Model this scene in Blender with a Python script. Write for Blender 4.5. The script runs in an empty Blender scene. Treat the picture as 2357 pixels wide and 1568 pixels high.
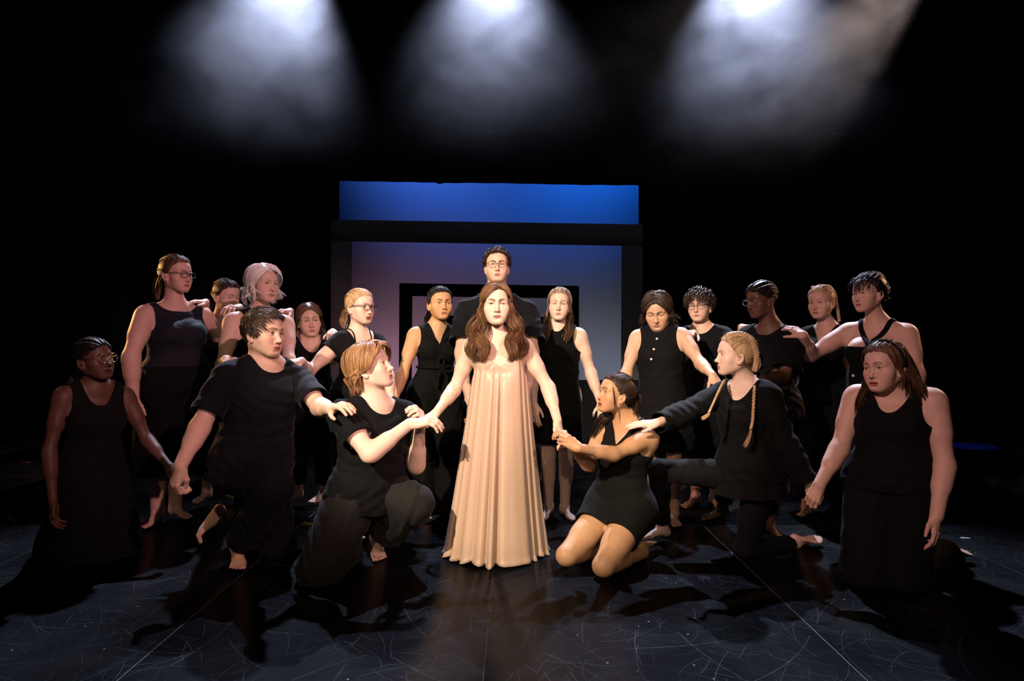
import bpy, math, random
import numpy as np
from mathutils import Vector, Matrix
DEBUG = False
# ------------------------------------------------------------------ camera, world, stage lights, exposure
sc = bpy.context.scene
_c = bpy.data.cameras.new('camera'); cam = bpy.data.objects.new('camera', _c); sc.collection.objects.link(cam)
cam.location = (0, 0, 1.226); cam.rotation_euler = (math.pi/2, 0, 0)
_c.sensor_width = 36; _c.lens = 24; _c.shift_y = .00467; _c.clip_start = .05; _c.clip_end = 60
sc.camera = cam
_w = bpy.data.worlds.new('dark_theatre'); sc.world = _w; _w.use_nodes = True
_w.node_tree.nodes['Background'].inputs[0].default_value = (.10, .12, .2, 1); _w.node_tree.nodes['Background'].inputs[1].default_value = .004
sc.view_settings.view_transform = 'Standard'; sc.view_settings.look = 'None'; sc.view_settings.gamma = 1.0
sc.view_settings.use_curve_mapping = False; sc.view_settings.exposure = 0.0
def spot(name, loc, target, power, color, angle, blend=.5, size=.06):
    l = bpy.data.lights.new(name, 'SPOT'); l.energy = power; l.color = color; l.spot_size = math.radians(angle); l.spot_blend = blend; l.shadow_soft_size = size
    o = bpy.data.objects.new(name, l); sc.collection.objects.link(o); o.location = loc
    o.rotation_euler = (Vector(target)-Vector(loc)).to_track_quat('-Z', 'Y').to_euler(); return o
COOL = (.68, .75, 1.0); WARM = (1.0, .80, .56); PINK = (1.0, .52, .62)
# front of house: the warm special on the centre figures, then the two side washes
spot('key_special', (-3.0, -1.6, 4.4), (.08, 4.35, 1.0), 3900, (1.0, .82, .61), 22, .5)
spot('fill_special', (2.2, -2.4, 3.6), (-.10, 4.3, .95), 620, (1.0, .76, .54), 22, .6)
spot('wash_left_group', (3.2, -2.0, 4.3), (-1.8, 4.9, 1.3), 1500, (1.0, .50, .54), 27, .7)
spot('wash_right_group', (-3.4, -1.6, 4.3), (2.2, 4.5, 1.2), 1250, (1.0, .58, .55), 28, .7)
spot('side_amber_left', (-4.8, 5.6, 2.2), (-1.6, 4.6, 1.1), 330, (1.0, .50, .18), 36, .6)
spot('side_amber_right', (4.8, 5.8, 2.6), (1.9, 4.3, 1.0), 200, (1.0, .52, .28), 36, .6)
spot('front_wash', (-.6, -3.6, 3.3), (-.2, 3.9, .3), 400, (1.0, .74, .52), 36, .8)
# overhead back light through the haze
spot('back_light_left', (-2.45, 8.1, 6.3), (-1.9, 3.5, 0), 4200, COOL, 30, .85, .05)
spot('back_light_centre', (-.25, 8.1, 6.3), (-.05, 3.3, 0), 4200, COOL, 29, .85, .05)
spot('back_light_right', (2.75, 8.1, 6.3), (1.5, 3.5, 0), 5000, COOL, 31, .85, .05)
spot('side_beam_right', (5.0, 7.5, 6.0), (.6, 6.8, 1.2), 1100, (1.0, .78, .66), 27, .6, .05)
spot('side_beam_faint', (5.2, 6.6, 6.2), (-1.2, 6.4, 2.4), 700, (1.0, .80, .70), 18, .7, .05)
# cyclorama battens behind the border, foot battens behind the low masking flat
def strip(name, loc, target, sx, sy, power, color):
    l = bpy.data.lights.new(name, 'AREA'); l.shape = 'RECTANGLE'; l.size = sx; l.size_y = sy; l.energy = power; l.color = color; l.spread = math.radians(150)
    o = bpy.data.objects.new(name, l); sc.collection.objects.link(o); o.location = loc
    o.rotation_euler = (Vector(target)-Vector(loc)).to_track_quat('-Z', 'Y').to_euler(); return o
strip('cyc_blue_right', (1.35, 9.12, 4.6), (1.25, 9.9, 2.4), 1.6, .12, 17, (.01, .17, 1.0))
strip('cyc_blue_left', (-1.3, 9.12, 4.6), (-1.2, 9.9, 2.4), 1.8, .12, 14, (.05, .19, 1.0))
strip('cyc_violet', (-1.9, 9.0, .3), (-1.5, 9.9, 1.4), 1.6, .15, 4.2, (1.0, .50, .74))
strip('cyc_grey', (1.6, 9.0, .3), (1.4, 9.9, 1.4), 1.6, .15, 2.7, (.66, .74, 1.0))
spot('wing_blue', (5.75, 8.6, 2.4), (5.56, 8.3, 0), 700, (.02, .08, 1.0), 16, .6, .05)
# ------------------------------------------------------------------ field tools
F4 = np.float32
CX, CY, FPX, EYE_Z = 1178.5, 795., 1571., 1.226
def A(*v): return np.array(v, F4)
def nrm(v):
    v = np.asarray(v, F4); return v/max(float(np.linalg.norm(v)), 1e-9)
def smin(a, b, k):
    h = np.maximum(k-np.abs(a-b), 0)/k
    return np.minimum(a, b)-h*h*(k*.25)
def smax(a, b, k): return -smin(-a, -b, k)
def cone(P, a, b, ra, rb):
    a = np.asarray(a, F4); ba = np.asarray(b, F4)-a; pa = P-a
    t = np.clip(pa@ba/max(float(ba@ba), 1e-9), 0, 1)
    q = pa-t[:, None]*ba
    return np.sqrt(np.einsum('ij,ij->i', q, q))-(ra+(rb-ra)*t)
def ell(P, c, r, R=None):
    q = P-np.asarray(c, F4)
    if R is not None: q = q@np.asarray(R, F4)
    r = np.asarray(r, F4)
    k0 = np.linalg.norm(q/r, axis=1); k1 = np.linalg.norm(q/(r*r), axis=1)
    return k0*(k0-1)/np.maximum(k1, 1e-6)
def table(ts, vs, n=96):
    """smooth curve through the stations (t, v), sampled n times"""
    ts = np.asarray(ts, float); vs = np.asarray(vs, float)
    d = np.gradient(vs, ts)
    x = np.linspace(0, 1, n); i = np.clip(np.searchsorted(ts, x)-1, 0, len(ts)-2)
    h = ts[i+1]-ts[i]; u = np.clip((x-ts[i])/h, 0, 1)
    return ((2*u**3-3*u**2+1)*vs[i]+(u**3-2*u**2+u)*h*d[i]+(-2*u**3+3*u**2)*vs[i+1]+(u**3-u**2)*h*d[i+1]).astype(F4)
def loft(P, p0, p1, a0, a1, T, o=0., bow=None, fold=None):
    """elliptical tube from p0 to p1; T = three tables: half width along a, half depth, forward shift"""
    p0 = np.asarray(p0, F4); u = np.asarray(p1, F4)-p0; L = float(np.linalg.norm(u)); u = u/L
    t = ((P-p0)@u)/L; tc = np.clip(t, 0, 1)
    a = np.asarray(a0, F4)*(1-tc[:, None])+np.asarray(a1, F4)*tc[:, None]
    a = a-(a@u)[:, None]*u; a /= np.maximum(np.linalg.norm(a, axis=1), 1e-6)[:, None]
    f = np.cross(u, a)
    rel = P-p0-(tc*L)[:, None]*u
    if bow is not None: rel = rel-(4*tc*(1-tc))[:, None]*np.asarray(bow, F4)
    n = len(T[0])-1; ti = tc*n; i0 = np.minimum(ti.astype(np.int32), n-1); fr = ti-i0
    w, d, s = (q[i0]*(1-fr)+q[i0+1]*fr for q in T)
    x = np.einsum('ij,ij->i', rel, a); y = np.einsum('ij,ij->i', rel, f)-s
    w = w+o; d = d+o
    if fold is not None:
        n_, amp, ph, t0, t1 = fold                                      # pleats that deepen from t0 to t1
        th = np.arctan2(y/d, x/w)
        m = 1+amp*np.clip((tc-t0)/(t1-t0), 0, 1)*(np.sin(n_*th+ph)+.45*np.sin((n_*1.7+1)//1*th+2*ph))
        w = w*m; d = d*m
    k0 = np.sqrt((x/w)**2+(y/d)**2); k1 = np.sqrt((x/w/w)**2+(y/d/d)**2)
    e = k0*(k0-1)/np.maximum(k1, 1e-6)
    z = (np.abs(t-.5)-.5)*L-o
    return np.where(z > 0, np.sqrt(np.maximum(e, 0)**2+np.maximum(z, 0)**2)+np.minimum(np.maximum(e, z), 0), np.maximum(e, z))

def isosurf(field, xs, ys, zs, B=6, lip=1.6, project=True):
    """surface nets on a rectilinear grid, evaluated only near the surface -> verts, quads"""
    ax = []
    for s in (xs, ys, zs):
        s = np.asarray(s, F4); n = int(math.ceil((len(s)-1)/B))*B+1-len(s)
        if n: s = np.concatenate([s, s[-1]+(s[-1]-s[-2])*np.arange(1, n+1, dtype=F4)])
        ax.append(s)
    nb = [(len(s)-1)//B for s in ax]
    cs = [(s[:-1:B]+s[B::B])/2 for s in ax]; hs = [(s[B::B]-s[:-1:B])/2 for s in ax]
    G = np.stack(np.meshgrid(*cs, indexing='ij'), -1).reshape(-1, 3)
    Hh = np.stack(np.meshgrid(*hs, indexing='ij'), -1).reshape(-1, 3)
    fc = field(G); act = (np.abs(fc) < np.linalg.norm(Hh, axis=1)*lip).reshape(nb)
    Fv = np.empty([len(s) for s in ax], F4)
    up = np.repeat(np.repeat(np.repeat(fc.reshape(nb), B, 0), B, 1), B, 2)
    Fv[:-1, :-1, :-1] = up; Fv[-1] = Fv[-2]; Fv[:, -1] = Fv[:, -2]; Fv[:, :, -1] = Fv[:, :, -2]
    Fv = np.where(Fv < 0, -1., 1.).astype(F4)
    m = np.zeros(Fv.shape, bool)
    bi = np.argwhere(act)*B
    for dx in range(B+1):
        for dy in range(B+1):
            for dz in range(B+1):
                m[bi[:, 0]+dx, bi[:, 1]+dy, bi[:, 2]+dz] = True
    I = np.argwhere(m)
    Fv[m] = field(np.stack([ax[k][I[:, k]] for k in range(3)], 1))
    s = Fv < 0
    c = sum(s[i:s.shape[0]-1+i, j:s.shape[1]-1+j, k:s.shape[2]-1+k].astype(np.int8) for i in (0, 1) for j in (0, 1) for k in (0, 1))
    C = np.argwhere((c > 0) & (c < 8))
    idx = -np.ones(c.shape, np.int64); idx[C[:, 0], C[:, 1], C[:, 2]] = np.arange(len(C))
    pos = np.zeros((len(C), 3), F4); cnt = np.zeros(len(C), F4)
    for axn in range(3):
        o1, o2 = [k for k in range(3) if k != axn]
        for u in (0, 1):
            for v in (0, 1):
                q = C.copy(); q[:, o1] += u; q[:, o2] += v
                r = q.copy(); r[:, axn] += 1
                fa = Fv[q[:, 0], q[:, 1], q[:, 2]]; fb = Fv[r[:, 0], r[:, 1], r[:, 2]]
                x = (fa < 0) != (fb < 0)
                t = np.where(x, fa/np.where(x, fa-fb, 1), 0)
                pa = np.stack([ax[k][q[:, k]] for k in range(3)], 1)
                pa[:, axn] += t*(ax[axn][r[:, axn]]-ax[axn][q[:, axn]])
                pos[x] += pa[x]; cnt[x] += 1
    V = pos/np.maximum(cnt, 1)[:, None]
    Q = []
    for axn in range(3):
        o1, o2 = [(1, 2), (2, 0), (0, 1)][axn]
        sl = [slice(None)]*3; sl2 = [slice(None)]*3; sl[axn] = slice(0, -1); sl2[axn] = slice(1, None)
        E = np.argwhere(s[tuple(sl)] != s[tuple(sl2)])
        E = E[(E[:, o1] > 0) & (E[:, o2] > 0) & (E[:, o1] < c.shape[o1]) & (E[:, o2] < c.shape[o2])]
        neg = s[E[:, 0], E[:, 1], E[:, 2]]
        def g(a, b):
            q = E.copy(); q[:, o1] += a; q[:, o2] += b
            return idx[q[:, 0], q[:, 1], q[:, 2]]
        quad = np.stack([g(-1, -1), g(0, -1), g(0, 0), g(-1, 0)], 1)
        quad[~neg] = quad[~neg][:, ::-1]
        Q.append(quad[(quad >= 0).all(1)])
    Q = np.concatenate(Q)
    if project and len(V):
        e = F4(.0015); f0 = field(V)
        g = np.stack([field(V+A(*(e if k == j else 0 for j in range(3))))-f0 for k in range(3)], 1)/e
        st = f0/np.maximum((g*g).sum(1), .2); st = np.clip(st, -.003, .003)
        V = V-st[:, None]*g
    return V, Q
def grid(lo, hi, h): return np.arange(lo, hi+h, h, dtype=F4)
def vgrid(stops):
    """stops [(x, spacing), ...]: coordinates whose spacing blends from stop to stop"""
    x = [stops[0][0]]
    while x[-1] < stops[-1][0]:
        x.append(x[-1]+float(np.interp(x[-1], [s[0] for s in stops], [s[1] for s in stops])))
    return np.array(x, F4)
def tri(Q):
    Q = np.asarray(Q)
    return Q if Q.shape[1] == 3 else np.concatenate([Q[:, [0, 1, 2]], Q[:, [0, 2, 3]]])
def clip(V, T, g):
    """keeps the part of the triangle mesh where the per-vertex scalar g > 0, with a clean cut"""
    T = tri(T); g = np.asarray(g, F4); g = np.where(np.abs(g) < 1e-6, 1e-6, g)
    s = g[T] > 0; n = s.sum(1)
    keep = [T[n == 3]]; new = []; base = len(V); cache = []
    for want in (1, 2):
        M = T[n == want]; sm = s[n == want]
        if not len(M): continue
        odd = np.argmax(sm if want == 1 else ~sm, axis=1); r = np.arange(len(M))
        a, b, c = M[r, odd], M[r, (odd+1) % 3], M[r, (odd+2) % 3]
        cache.append((want, a, b, c))
    if cache:
        E = np.concatenate([np.sort(np.stack([a, x], 1), 1) for _, a, b, c in cache for x in (b, c)])
        U, inv = np.unique(E, axis=0, return_inverse=True); inv = inv.ravel()
        t = g[U[:, 0]]/(g[U[:, 0]]-g[U[:, 1]])
        NV = V[U[:, 0]]+(V[U[:, 1]]-V[U[:, 0]])*t[:, None]
        k = 0
        for want, a, b, c in cache:
            m = len(a); ab = base+inv[k:k+m]; ac = base+inv[k+m:k+2*m]; k += 2*m
            if want == 1: keep.append(np.stack([a, ab, ac], 1))
            else: keep += [np.stack([ab, b, c], 1), np.stack([ab, c, ac], 1)]
        V = np.concatenate([V, NV.astype(F4)])
    T = np.concatenate(keep) if keep else T[:0]
    used, inv = np.unique(T, return_inverse=True)
    return V[used], inv.reshape(-1, 3)
def vnormals(V, T):
    n = np.cross(V[T[:, 1]]-V[T[:, 0]], V[T[:, 2]]-V[T[:, 0]])
    N = np.zeros_like(V)
    for k in range(3): np.add.at(N, T[:, k], n)
    return N/np.maximum(np.linalg.norm(N, axis=1), 1e-9)[:, None]
def hem(V, T, depth=.007):
    """turns the open edges inwards so the cloth shows a thickness"""
    E = np.concatenate([T[:, [0, 1]], T[:, [1, 2]], T[:, [2, 0]]])
    key = E[:, 0].astype(np.int64)*len(V)+E[:, 1]; rev = E[:, 1].astype(np.int64)*len(V)+E[:, 0]
    b = E[~np.isin(key, rev)]
    if not len(b): return V, T
    N = vnormals(V, T); u, inv = np.unique(b, return_inverse=True); inv = inv.reshape(-1, 2)
    W = V[u]-N[u]*depth; k = len(V)
    a0, a1 = b[:, 0], b[:, 1]; c0, c1 = k+inv[:, 0], k+inv[:, 1]
    return np.concatenate([V, W]), np.concatenate([T, np.stack([a1, a0, c0], 1), np.stack([a1, c0, c1], 1)])
def merge(*ms):
    V, Fs, k = [], [], 0
    for v, f in ms:
        V.append(v); Fs.append(tri(f)+k); k += len(v)
    return np.concatenate(V), np.concatenate(Fs)

COL = bpy.context.scene.collection
def mesh_data(name, V, Q, mats, mi=None, smooth=True, colors=None):
    me = bpy.data.meshes.new(name); Q = np.asarray(Q, np.int32); n = Q.shape[1]
    me.vertices.add(len(V)); me.vertices.foreach_set('co', np.ascontiguousarray(V, F4).ravel())
    me.loops.add(Q.size); me.loops.foreach_set('vertex_index', Q.ravel())
    me.polygons.add(len(Q)); me.polygons.foreach_set('loop_start', np.arange(0, Q.size, n, dtype=np.int32))
    if smooth: me.polygons.foreach_set('use_smooth', np.ones(len(Q), bool))
    for m in (mats if isinstance(mats, (list, tuple)) else [mats]): me.materials.append(m)
    if mi is not None: me.polygons.foreach_set('material_index', np.asarray(mi, np.int32))
    if colors is not None:
        at = me.color_attributes.new('tint', 'FLOAT_COLOR', 'POINT')
        at.data.foreach_set('color', np.concatenate([colors, np.ones((len(V), 1))], 1).astype(F4).ravel())
    me.update(calc_edges=True); me.validate()
    return me
def obj(name, V, Q, mats, parent=None, **kw):
    """links one mesh; V is in world space and is stored relative to its parent's place"""
    if parent is not None:
        o_ = Vector((0, 0, 0)); p = parent
        while p is not None: o_ = o_+p.location; p = p.parent
        V = np.asarray(V, F4)-np.array(o_, F4)
    o = bpy.data.objects.new(name, mesh_data(name, V, Q, mats, **kw)); COL.objects.link(o)
    if parent is not None: o.parent = parent
    return o
def tag(o, label=None, cat=None, group=None, kind=None):
    for k, v in (('label', label), ('category', cat), ('group', group), ('kind', kind)):
        if v: o[k] = v
    return o
def empty(name, loc, label, cat, group=None):
    o = bpy.data.objects.new(name, None); COL.objects.link(o); o.location = loc
    o.empty_display_size = .1
    return tag(o, label, cat, group)

def tube(pts, rad, n=6, flat=None, cap=True):
    """swept tube through pts with radius per point -> verts, quads (triangles as needed)"""
    pts = np.asarray(pts, F4); m = len(pts); rad = np.broadcast_to(np.asarray(rad, F4), (m,))
    tg = np.gradient(pts, axis=0); tg /= np.maximum(np.linalg.norm(tg, axis=1), 1e-9)[:, None]
    ref = A(.31, .22, .92) if abs(float(tg[0]@A(.31, .22, .92))) < .9 else A(1, 0, 0)
    s = np.cross(tg[0], ref); s /= np.linalg.norm(s); V = []
    for i in range(m):
        s = s-(s@tg[i])*tg[i]; s = s/max(float(np.linalg.norm(s)), 1e-9); b = np.cross(tg[i], s)
        th = np.arange(n)*2*math.pi/n
        k = (1, 1) if flat is None else flat
        V.append(pts[i]+rad[i]*(np.cos(th)[:, None]*s*k[0]+np.sin(th)[:, None]*b*k[1]))
    V = np.concatenate(V); Q = []
    for i in range(m-1):
        for j in range(n):
            a = i*n+j; b2 = i*n+(j+1) % n; Q.append((a, b2, b2+n, a+n))
    T = [tri(np.array(Q))]
    if cap:
        T.append(np.array([(0, j+1, j) for j in range(1, n-1)])); k = (m-1)*n
        T.append(np.array([(k, k+j, k+j+1) for j in range(1, n-1)]))
    return V.astype(F4), np.concatenate(T)
def strands(paths, rad, n=2, seed=0, flat=1.0):
    """many swept strands at once: paths (S, K, 3), rad (K,) or (S, K); n=2 gives flat strips lying on the head"""
    paths = np.asarray(paths, F4); S, K, _ = paths.shape
    rad = np.broadcast_to(np.asarray(rad, F4), (S, K))
    tg = np.gradient(paths, axis=1); tg /= np.maximum(np.linalg.norm(tg, axis=2), 1e-9)[..., None]
    if n == 2:
        rs = np.random.RandomState(seed+77)
        out = paths-A(0, -.03, .0); out[..., 2] *= .35; out += rs.normal(0, .035, (S, 1, 3)).astype(F4)
        s = np.cross(tg, out); s /= np.maximum(np.linalg.norm(s, axis=2), 1e-6)[..., None]
        V = np.stack([paths-s*rad[..., None], paths+s*rad[..., None]], 2)
        i = np.arange(S)[:, None]*K*2+np.arange(K-1)[None]*2
        Q = np.stack([i, i+1, i+3, i+2], -1).reshape(-1, 4)
        return V.reshape(-1, 3), tri(Q)
    rs = np.random.RandomState(seed); ref = rs.normal(size=(S, 1, 3)).astype(F4)
    s = np.cross(tg, ref); s /= np.maximum(np.linalg.norm(s, axis=2), 1e-6)[..., None]; b = np.cross(tg, s)
    th = np.arange(n)*2*math.pi/n
    V = paths[:, :, None, :]+rad[:, :, None, None]*(np.cos(th)[None, None, :, None]*s[:, :, None, :]+flat*np.sin(th)[None, None, :, None]*b[:, :, None, :])
    i = np.arange(S)[:, None, None]*K*n+np.arange(K-1)[None, :, None]*n; j = np.arange(n)[None, None, :]
    a = i+j; c = i+(j+1) % n
    Q = np.stack([a, c, c+n, a+n], -1).reshape(-1, 4)
    return V.reshape(-1, 3), tri(Q)
def spline(pts, n):
    pts = np.asarray(pts, F4); m = len(pts)
    if m == 2: return pts[0]+(pts[1]-pts[0])*np.linspace(0, 1, n)[:, None]
    P = np.concatenate([[2*pts[0]-pts[1]], pts, [2*pts[-1]-pts[-2]]])
    x = np.linspace(0, m-1, n); i = np.minimum(x.astype(int), m-2); t = (x-i)[:, None]
    p0, p1, p2, p3 = P[i], P[i+1], P[i+2], P[i+3]
    return (.5*(2*p1+(p2-p0)*t+(2*p0-5*p1+4*p2-p3)*t**2+(3*p1-p0-3*p2+p3)*t**3)).astype(F4)

# ------------------------------------------------------------------ anatomy, local frames
def head_field(P, h):
    """head in its own frame: x to the sides, y forward, z up, eyes at z=0, chin near z=-.108, crown z=+.115"""
    X = np.abs(P[:, 0]); Q = np.stack([X, P[:, 1], P[:, 2]], 1)      # mirrored
    w = h.get('wide', 1.); jw = h.get('jaw', 1.); ns = h.get('nose', 1.); lp = h.get('lips', 1.); ck = h.get('cheek', 1.)
    fem = h.get('fem', 1.)
    d = ell(P, (0, -.016, .032), (.0735*w, .092, .083))
    d = smin(d, ell(P, (0, .034, .03), (.060*w, .055, .062)), .03)               # forehead
    d = smin(d, ell(P, (0, .022, -.03), (.0560*w, .062, .072)), .03)             # face block
    d = smin(d, cone(Q, (.0475*w*jw, -.012, -.052), (.021*jw, .058, -.093), .016, .015), .035)   # jaw
    d = smin(d, ell(P, (0, .068, -.094), (.022*jw, .017, .016)), .024)           # chin
    d = smin(d, ell(Q, (.043*w, .047, -.028), (.024*ck, .026, .022)), .03)       # cheek bone
    d = smin(d, ell(Q, (.033*w, .050, -.058), (.0185*ck, .023, .025)), .03)       # cheek
    d = smin(d, cone(Q, (.008, .081, .019), (.045*w, .064, .017), .0085, .007), .018)  # brow
    # eye hollows
    d = smax(d, -ell(Q, (.0315*w, .089, .001), (.0185, .0165, .0125)), .016)
    # nose
    d = smin(d, cone(P, (0, .079, .006), (0, .0965*1., -.033), .0058, .0086*ns), .012)
    d = smin(d, ell(P, (0, .098+.004*(ns-1), -.037), (.0105*ns, .011*ns, .0088)), .008)
    d = smin(d, ell(Q, (.0115*ns, .086, -.0405), (.0066*ns, .0095, .0062)), .006)
    d = smax(d, -ell(Q, (.0065*ns, .094, -.0475), (.0036, .0055, .004)), .004)  # nostrils
    # mouth
    mo = h.get('open', 0.)
    d = smin(d, ell(P, (0, .068, -.066), (.027, .020, .020)), .018)
    mw = .0215*h.get('mouth', 1.)
    yy = .0865-(P[:, 0]/.05)**2*.040
    up = ell(np.stack([P[:, 0], P[:, 1]-yy+.0865, P[:, 2]], 1), (0, .0845, -.0635), (mw, .0058*lp, .0052*lp))
    lo = ell(np.stack([P[:, 0], P[:, 1]-yy+.0865, P[:, 2]], 1), (0, .0828, -.0735-mo*.006), (mw*.86, .0062*lp, .0056*lp))
    d = smin(d, up, .006); d = smin(d, lo, .006)
    cut = ell(np.stack([P[:, 0], P[:, 1]-yy+.0865, P[:, 2]], 1), (0, .091, -.0685-mo*.003), (mw*1.02, .010, .0013+mo*.004))
    d = smax(d, -cut, .003)
    d = smax(d, -ell(P, (0, .090, -.0835-mo*.004), (.018, .008, .0050)), .010)
    # eyelids: a ball around the eye with a lens-shaped opening
    op = h.get('eye', 1.)*1.08
    ball = ell(Q, (.0315*w, .0685, .0), (.0146, .0142, .0138))
    zu = P[:, 2]-((.0052*op)-((X-.0315*w)/.0155)**2*.0058*op)
    zl = P[:, 2]+((.0042*min(op, 1.))-((X-.0315*w)/.0155)**2*.0042)
    slot = np.maximum(np.maximum(zu, -zl), .074-P[:, 1])
    slot = np.maximum(slot, np.abs(X-.0315*w)-.0148)
    d = smin(d, ball, .006)
    d = smax(d, -np.maximum(slot, -ell(Q, (.0315*w, .0685, 0), (.0118, .0118, .0118))), .0015)
    # ears
    es = h.get('ear', 1.)
    R = ear_R
    e = ell(Q, (.0765*w, -.012, -.018), (.0065, .0185*es, .031*es), R)
    e = smax(e, -ell(Q, (.0835*w, -.008, -.014), (.006, .0105*es, .018*es), R), .006)
    e = smin(e, ell(Q, (.0755*w, .001, -.020), (.0055, .006, .008)), .006)
    e = smin(e, ell(Q, (.0755*w, -.004, -.042), (.0055, .0095, .0085)), .008)
    d = smin(d, e, .008)
    return d
def _rot(ax, a):
    ax = nrm(ax); c, s = math.cos(a), math.sin(a); x, y, z = ax
    return np.array([[c+x*x*(1-c), x*y*(1-c)-z*s, x*z*(1-c)+y*s], [y*x*(1-c)+z*s, c+y*y*(1-c), y*z*(1-c)-x*s], [z*x*(1-c)-y*s, z*y*(1-c)+x*s, c+z*z*(1-c)]], F4)
ear_R = _rot((0, 0, 1), .42)@_rot((1, 0, 0), .22)
def head_tint(V, h, skin, hair):
    """skin colour per vertex: lips, brows, lash line and a little blood in cheeks, nose and ears"""
    X = np.abs(V[:, 0]); x, y, z = V[:, 0], V[:, 1], V[:, 2]; w = h.get('wide', 1.); lp = h.get('lips', 1.)
    C = np.tile(np.asarray(skin, F4), (len(V), 1))
    def blend(m, col): C[:] = C*(1-m[:, None])+np.asarray(col, F4)*m[:, None]
    ss = lambda v, a, b: np.clip((v-a)/(b-a), 0, 1)
    red = np.array(skin)*np.array([1.04, .80, .78])
    blend(.55*np.exp(-(((X-.042)/.018)**2+((z+.032)/.016)**2))*(y > .02), red)
    blend(.5*np.exp(-((x/.016)**2+((z+.038)/.012)**2))*(y > .08), red)
    mw = .0215*h.get('mouth', 1.); mo = h.get('open', 0.)
    lipc = h.get('lipc', np.array(skin)*np.array([.74, .38, .38]))
    q = np.maximum(np.abs(x)/(mw*1.02), 0)
    zt = -.0585*1-(lp-1)*-.004-q**2*.0075; zb = -.0785-mo*.007-(lp-1)*.004+q**2*.0085
    m = ss(z, zb-.0012, zb+.0012)*ss(-z, -zt-.0012, -zt+.0012)*(q < 1)*(y > .06)
    blend(m*.9, lipc)
    blend((np.abs(z+.0685+mo*.003+q**2*0.0) < .0012+mo*.003)*(q < 1)*(y > .06)*.75, np.array(lipc)*.35)
    hb = np.array(h.get('brow', hair)); t = (X-.012*w)/(.036*w)
    zb = .0195+.0055*np.sin(np.clip(t, 0, 1)*2.3)-np.clip(t-.7, 0, 1)*.010+h.get('browz', 0.)+h.get('browin', 0.)*(1-np.clip(t, 0, 1))
    th = .0036*(1-.55*np.clip(t, 0, 1))*h.get('browt', 1.)
    blend(np.clip(1.6-np.abs(z-zb)/th, 0, 1)*(t > -.03)*(t < 1.02)*(y > .03)*h.get('browa', .85), hb)
    op = h.get('eye', 1.)*1.08
    ex = (X-.0315*w)/.0155; zu = .0052*op-ex**2*.0058*op; zl = -.0042*min(op, 1.)+ex**2*.0042
    lash = np.clip(1.4-np.abs(z-zu-.0006)/.0020, 0, 1)*(np.abs(ex) < 1.02)*(y > .055)
    blend(lash*.95, (.02, .013, .01))
    blend(np.clip(1.2-np.abs(z-zl+.0004)/.0012, 0, 1)*(np.abs(ex) < .95)*(y > .055)*.45, np.array(skin)*.3)
    if h.get('beard'):
        m = ss(-z, .045, .06)*(y > -.02)*ss(-y, -.2, .1)*h['beard']
        blend(np.clip(m+.5*h['beard']*np.exp(-((x/.02)**2+((z+.053)/.005)**2))*(y > .07), 0, 1), hair)
    return np.clip(C, 0, 1)
def hand_joints(pose):
    """finger joints of a hand in its own frame: x to the thumb, y along the fingers, z out of the back"""
    M = [(.0255, .086, .001), (.0075, .090, .004), (-.0110, .086, .002), (-.0275, .078, -.003)]
    Ls = [(.041, .025, .021), (.046, .029, .022), (.043, .027, .021), (.034, .020, .019)]
    fing = []
    for i in range(4):
        c = pose['curl'][i]; sp = pose.get('spread', .06)*(1.5-i)+pose.get('lean', 0.)
        p = np.array(M[i], F4); js = [p]; a = 0.
        for L, da in zip(Ls[i], c):
            a += da; d = np.array([math.sin(sp), math.cos(a)*math.cos(sp), -math.sin(a)*math.cos(sp)])
            p = p+d*L; js.append(p)
        fing.append(np.array(js, F4))
    th = np.array(pose.get('thumb', [(.020, .018, -.010), (.042, .050, -.018), (.053, .079, -.022), (.057, .103, -.026)]), F4)
    return fing, th
HANDS = {
 'rest': dict(curl=[(.25, .35, .2), (.33, .42, .25), (.4, .48, .3), (.48, .5, .3)], spread=.05),
 'drape': dict(curl=[(.45, .42, .25), (.5, .5, .3), (.55, .5, .3), (.55, .5, .3)], spread=.09,
               thumb=[(.020, .018, -.010), (.045, .046, -.022), (.060, .070, -.034), (.066, .090, -.046)]),
 'clasp': dict(curl=[(.8, .9, .5), (.85, 1.0, .5), (.9, 1.0, .5), (.95, .95, .5)], spread=.03,
               thumb=[(.018, .02, -.012), (.036, .052, -.030), (.028, .080, -.044), (.014, .100, -.050)]),
 'flat': dict(curl=[(.12, .15, .1), (.14, .18, .1), (.16, .18, .1), (.2, .2, .1)], spread=.05,
              thumb=[(.020, .018, -.008), (.046, .046, -.012), (.062, .070, -.014), (.070, .092, -.016)]),
}
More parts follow.
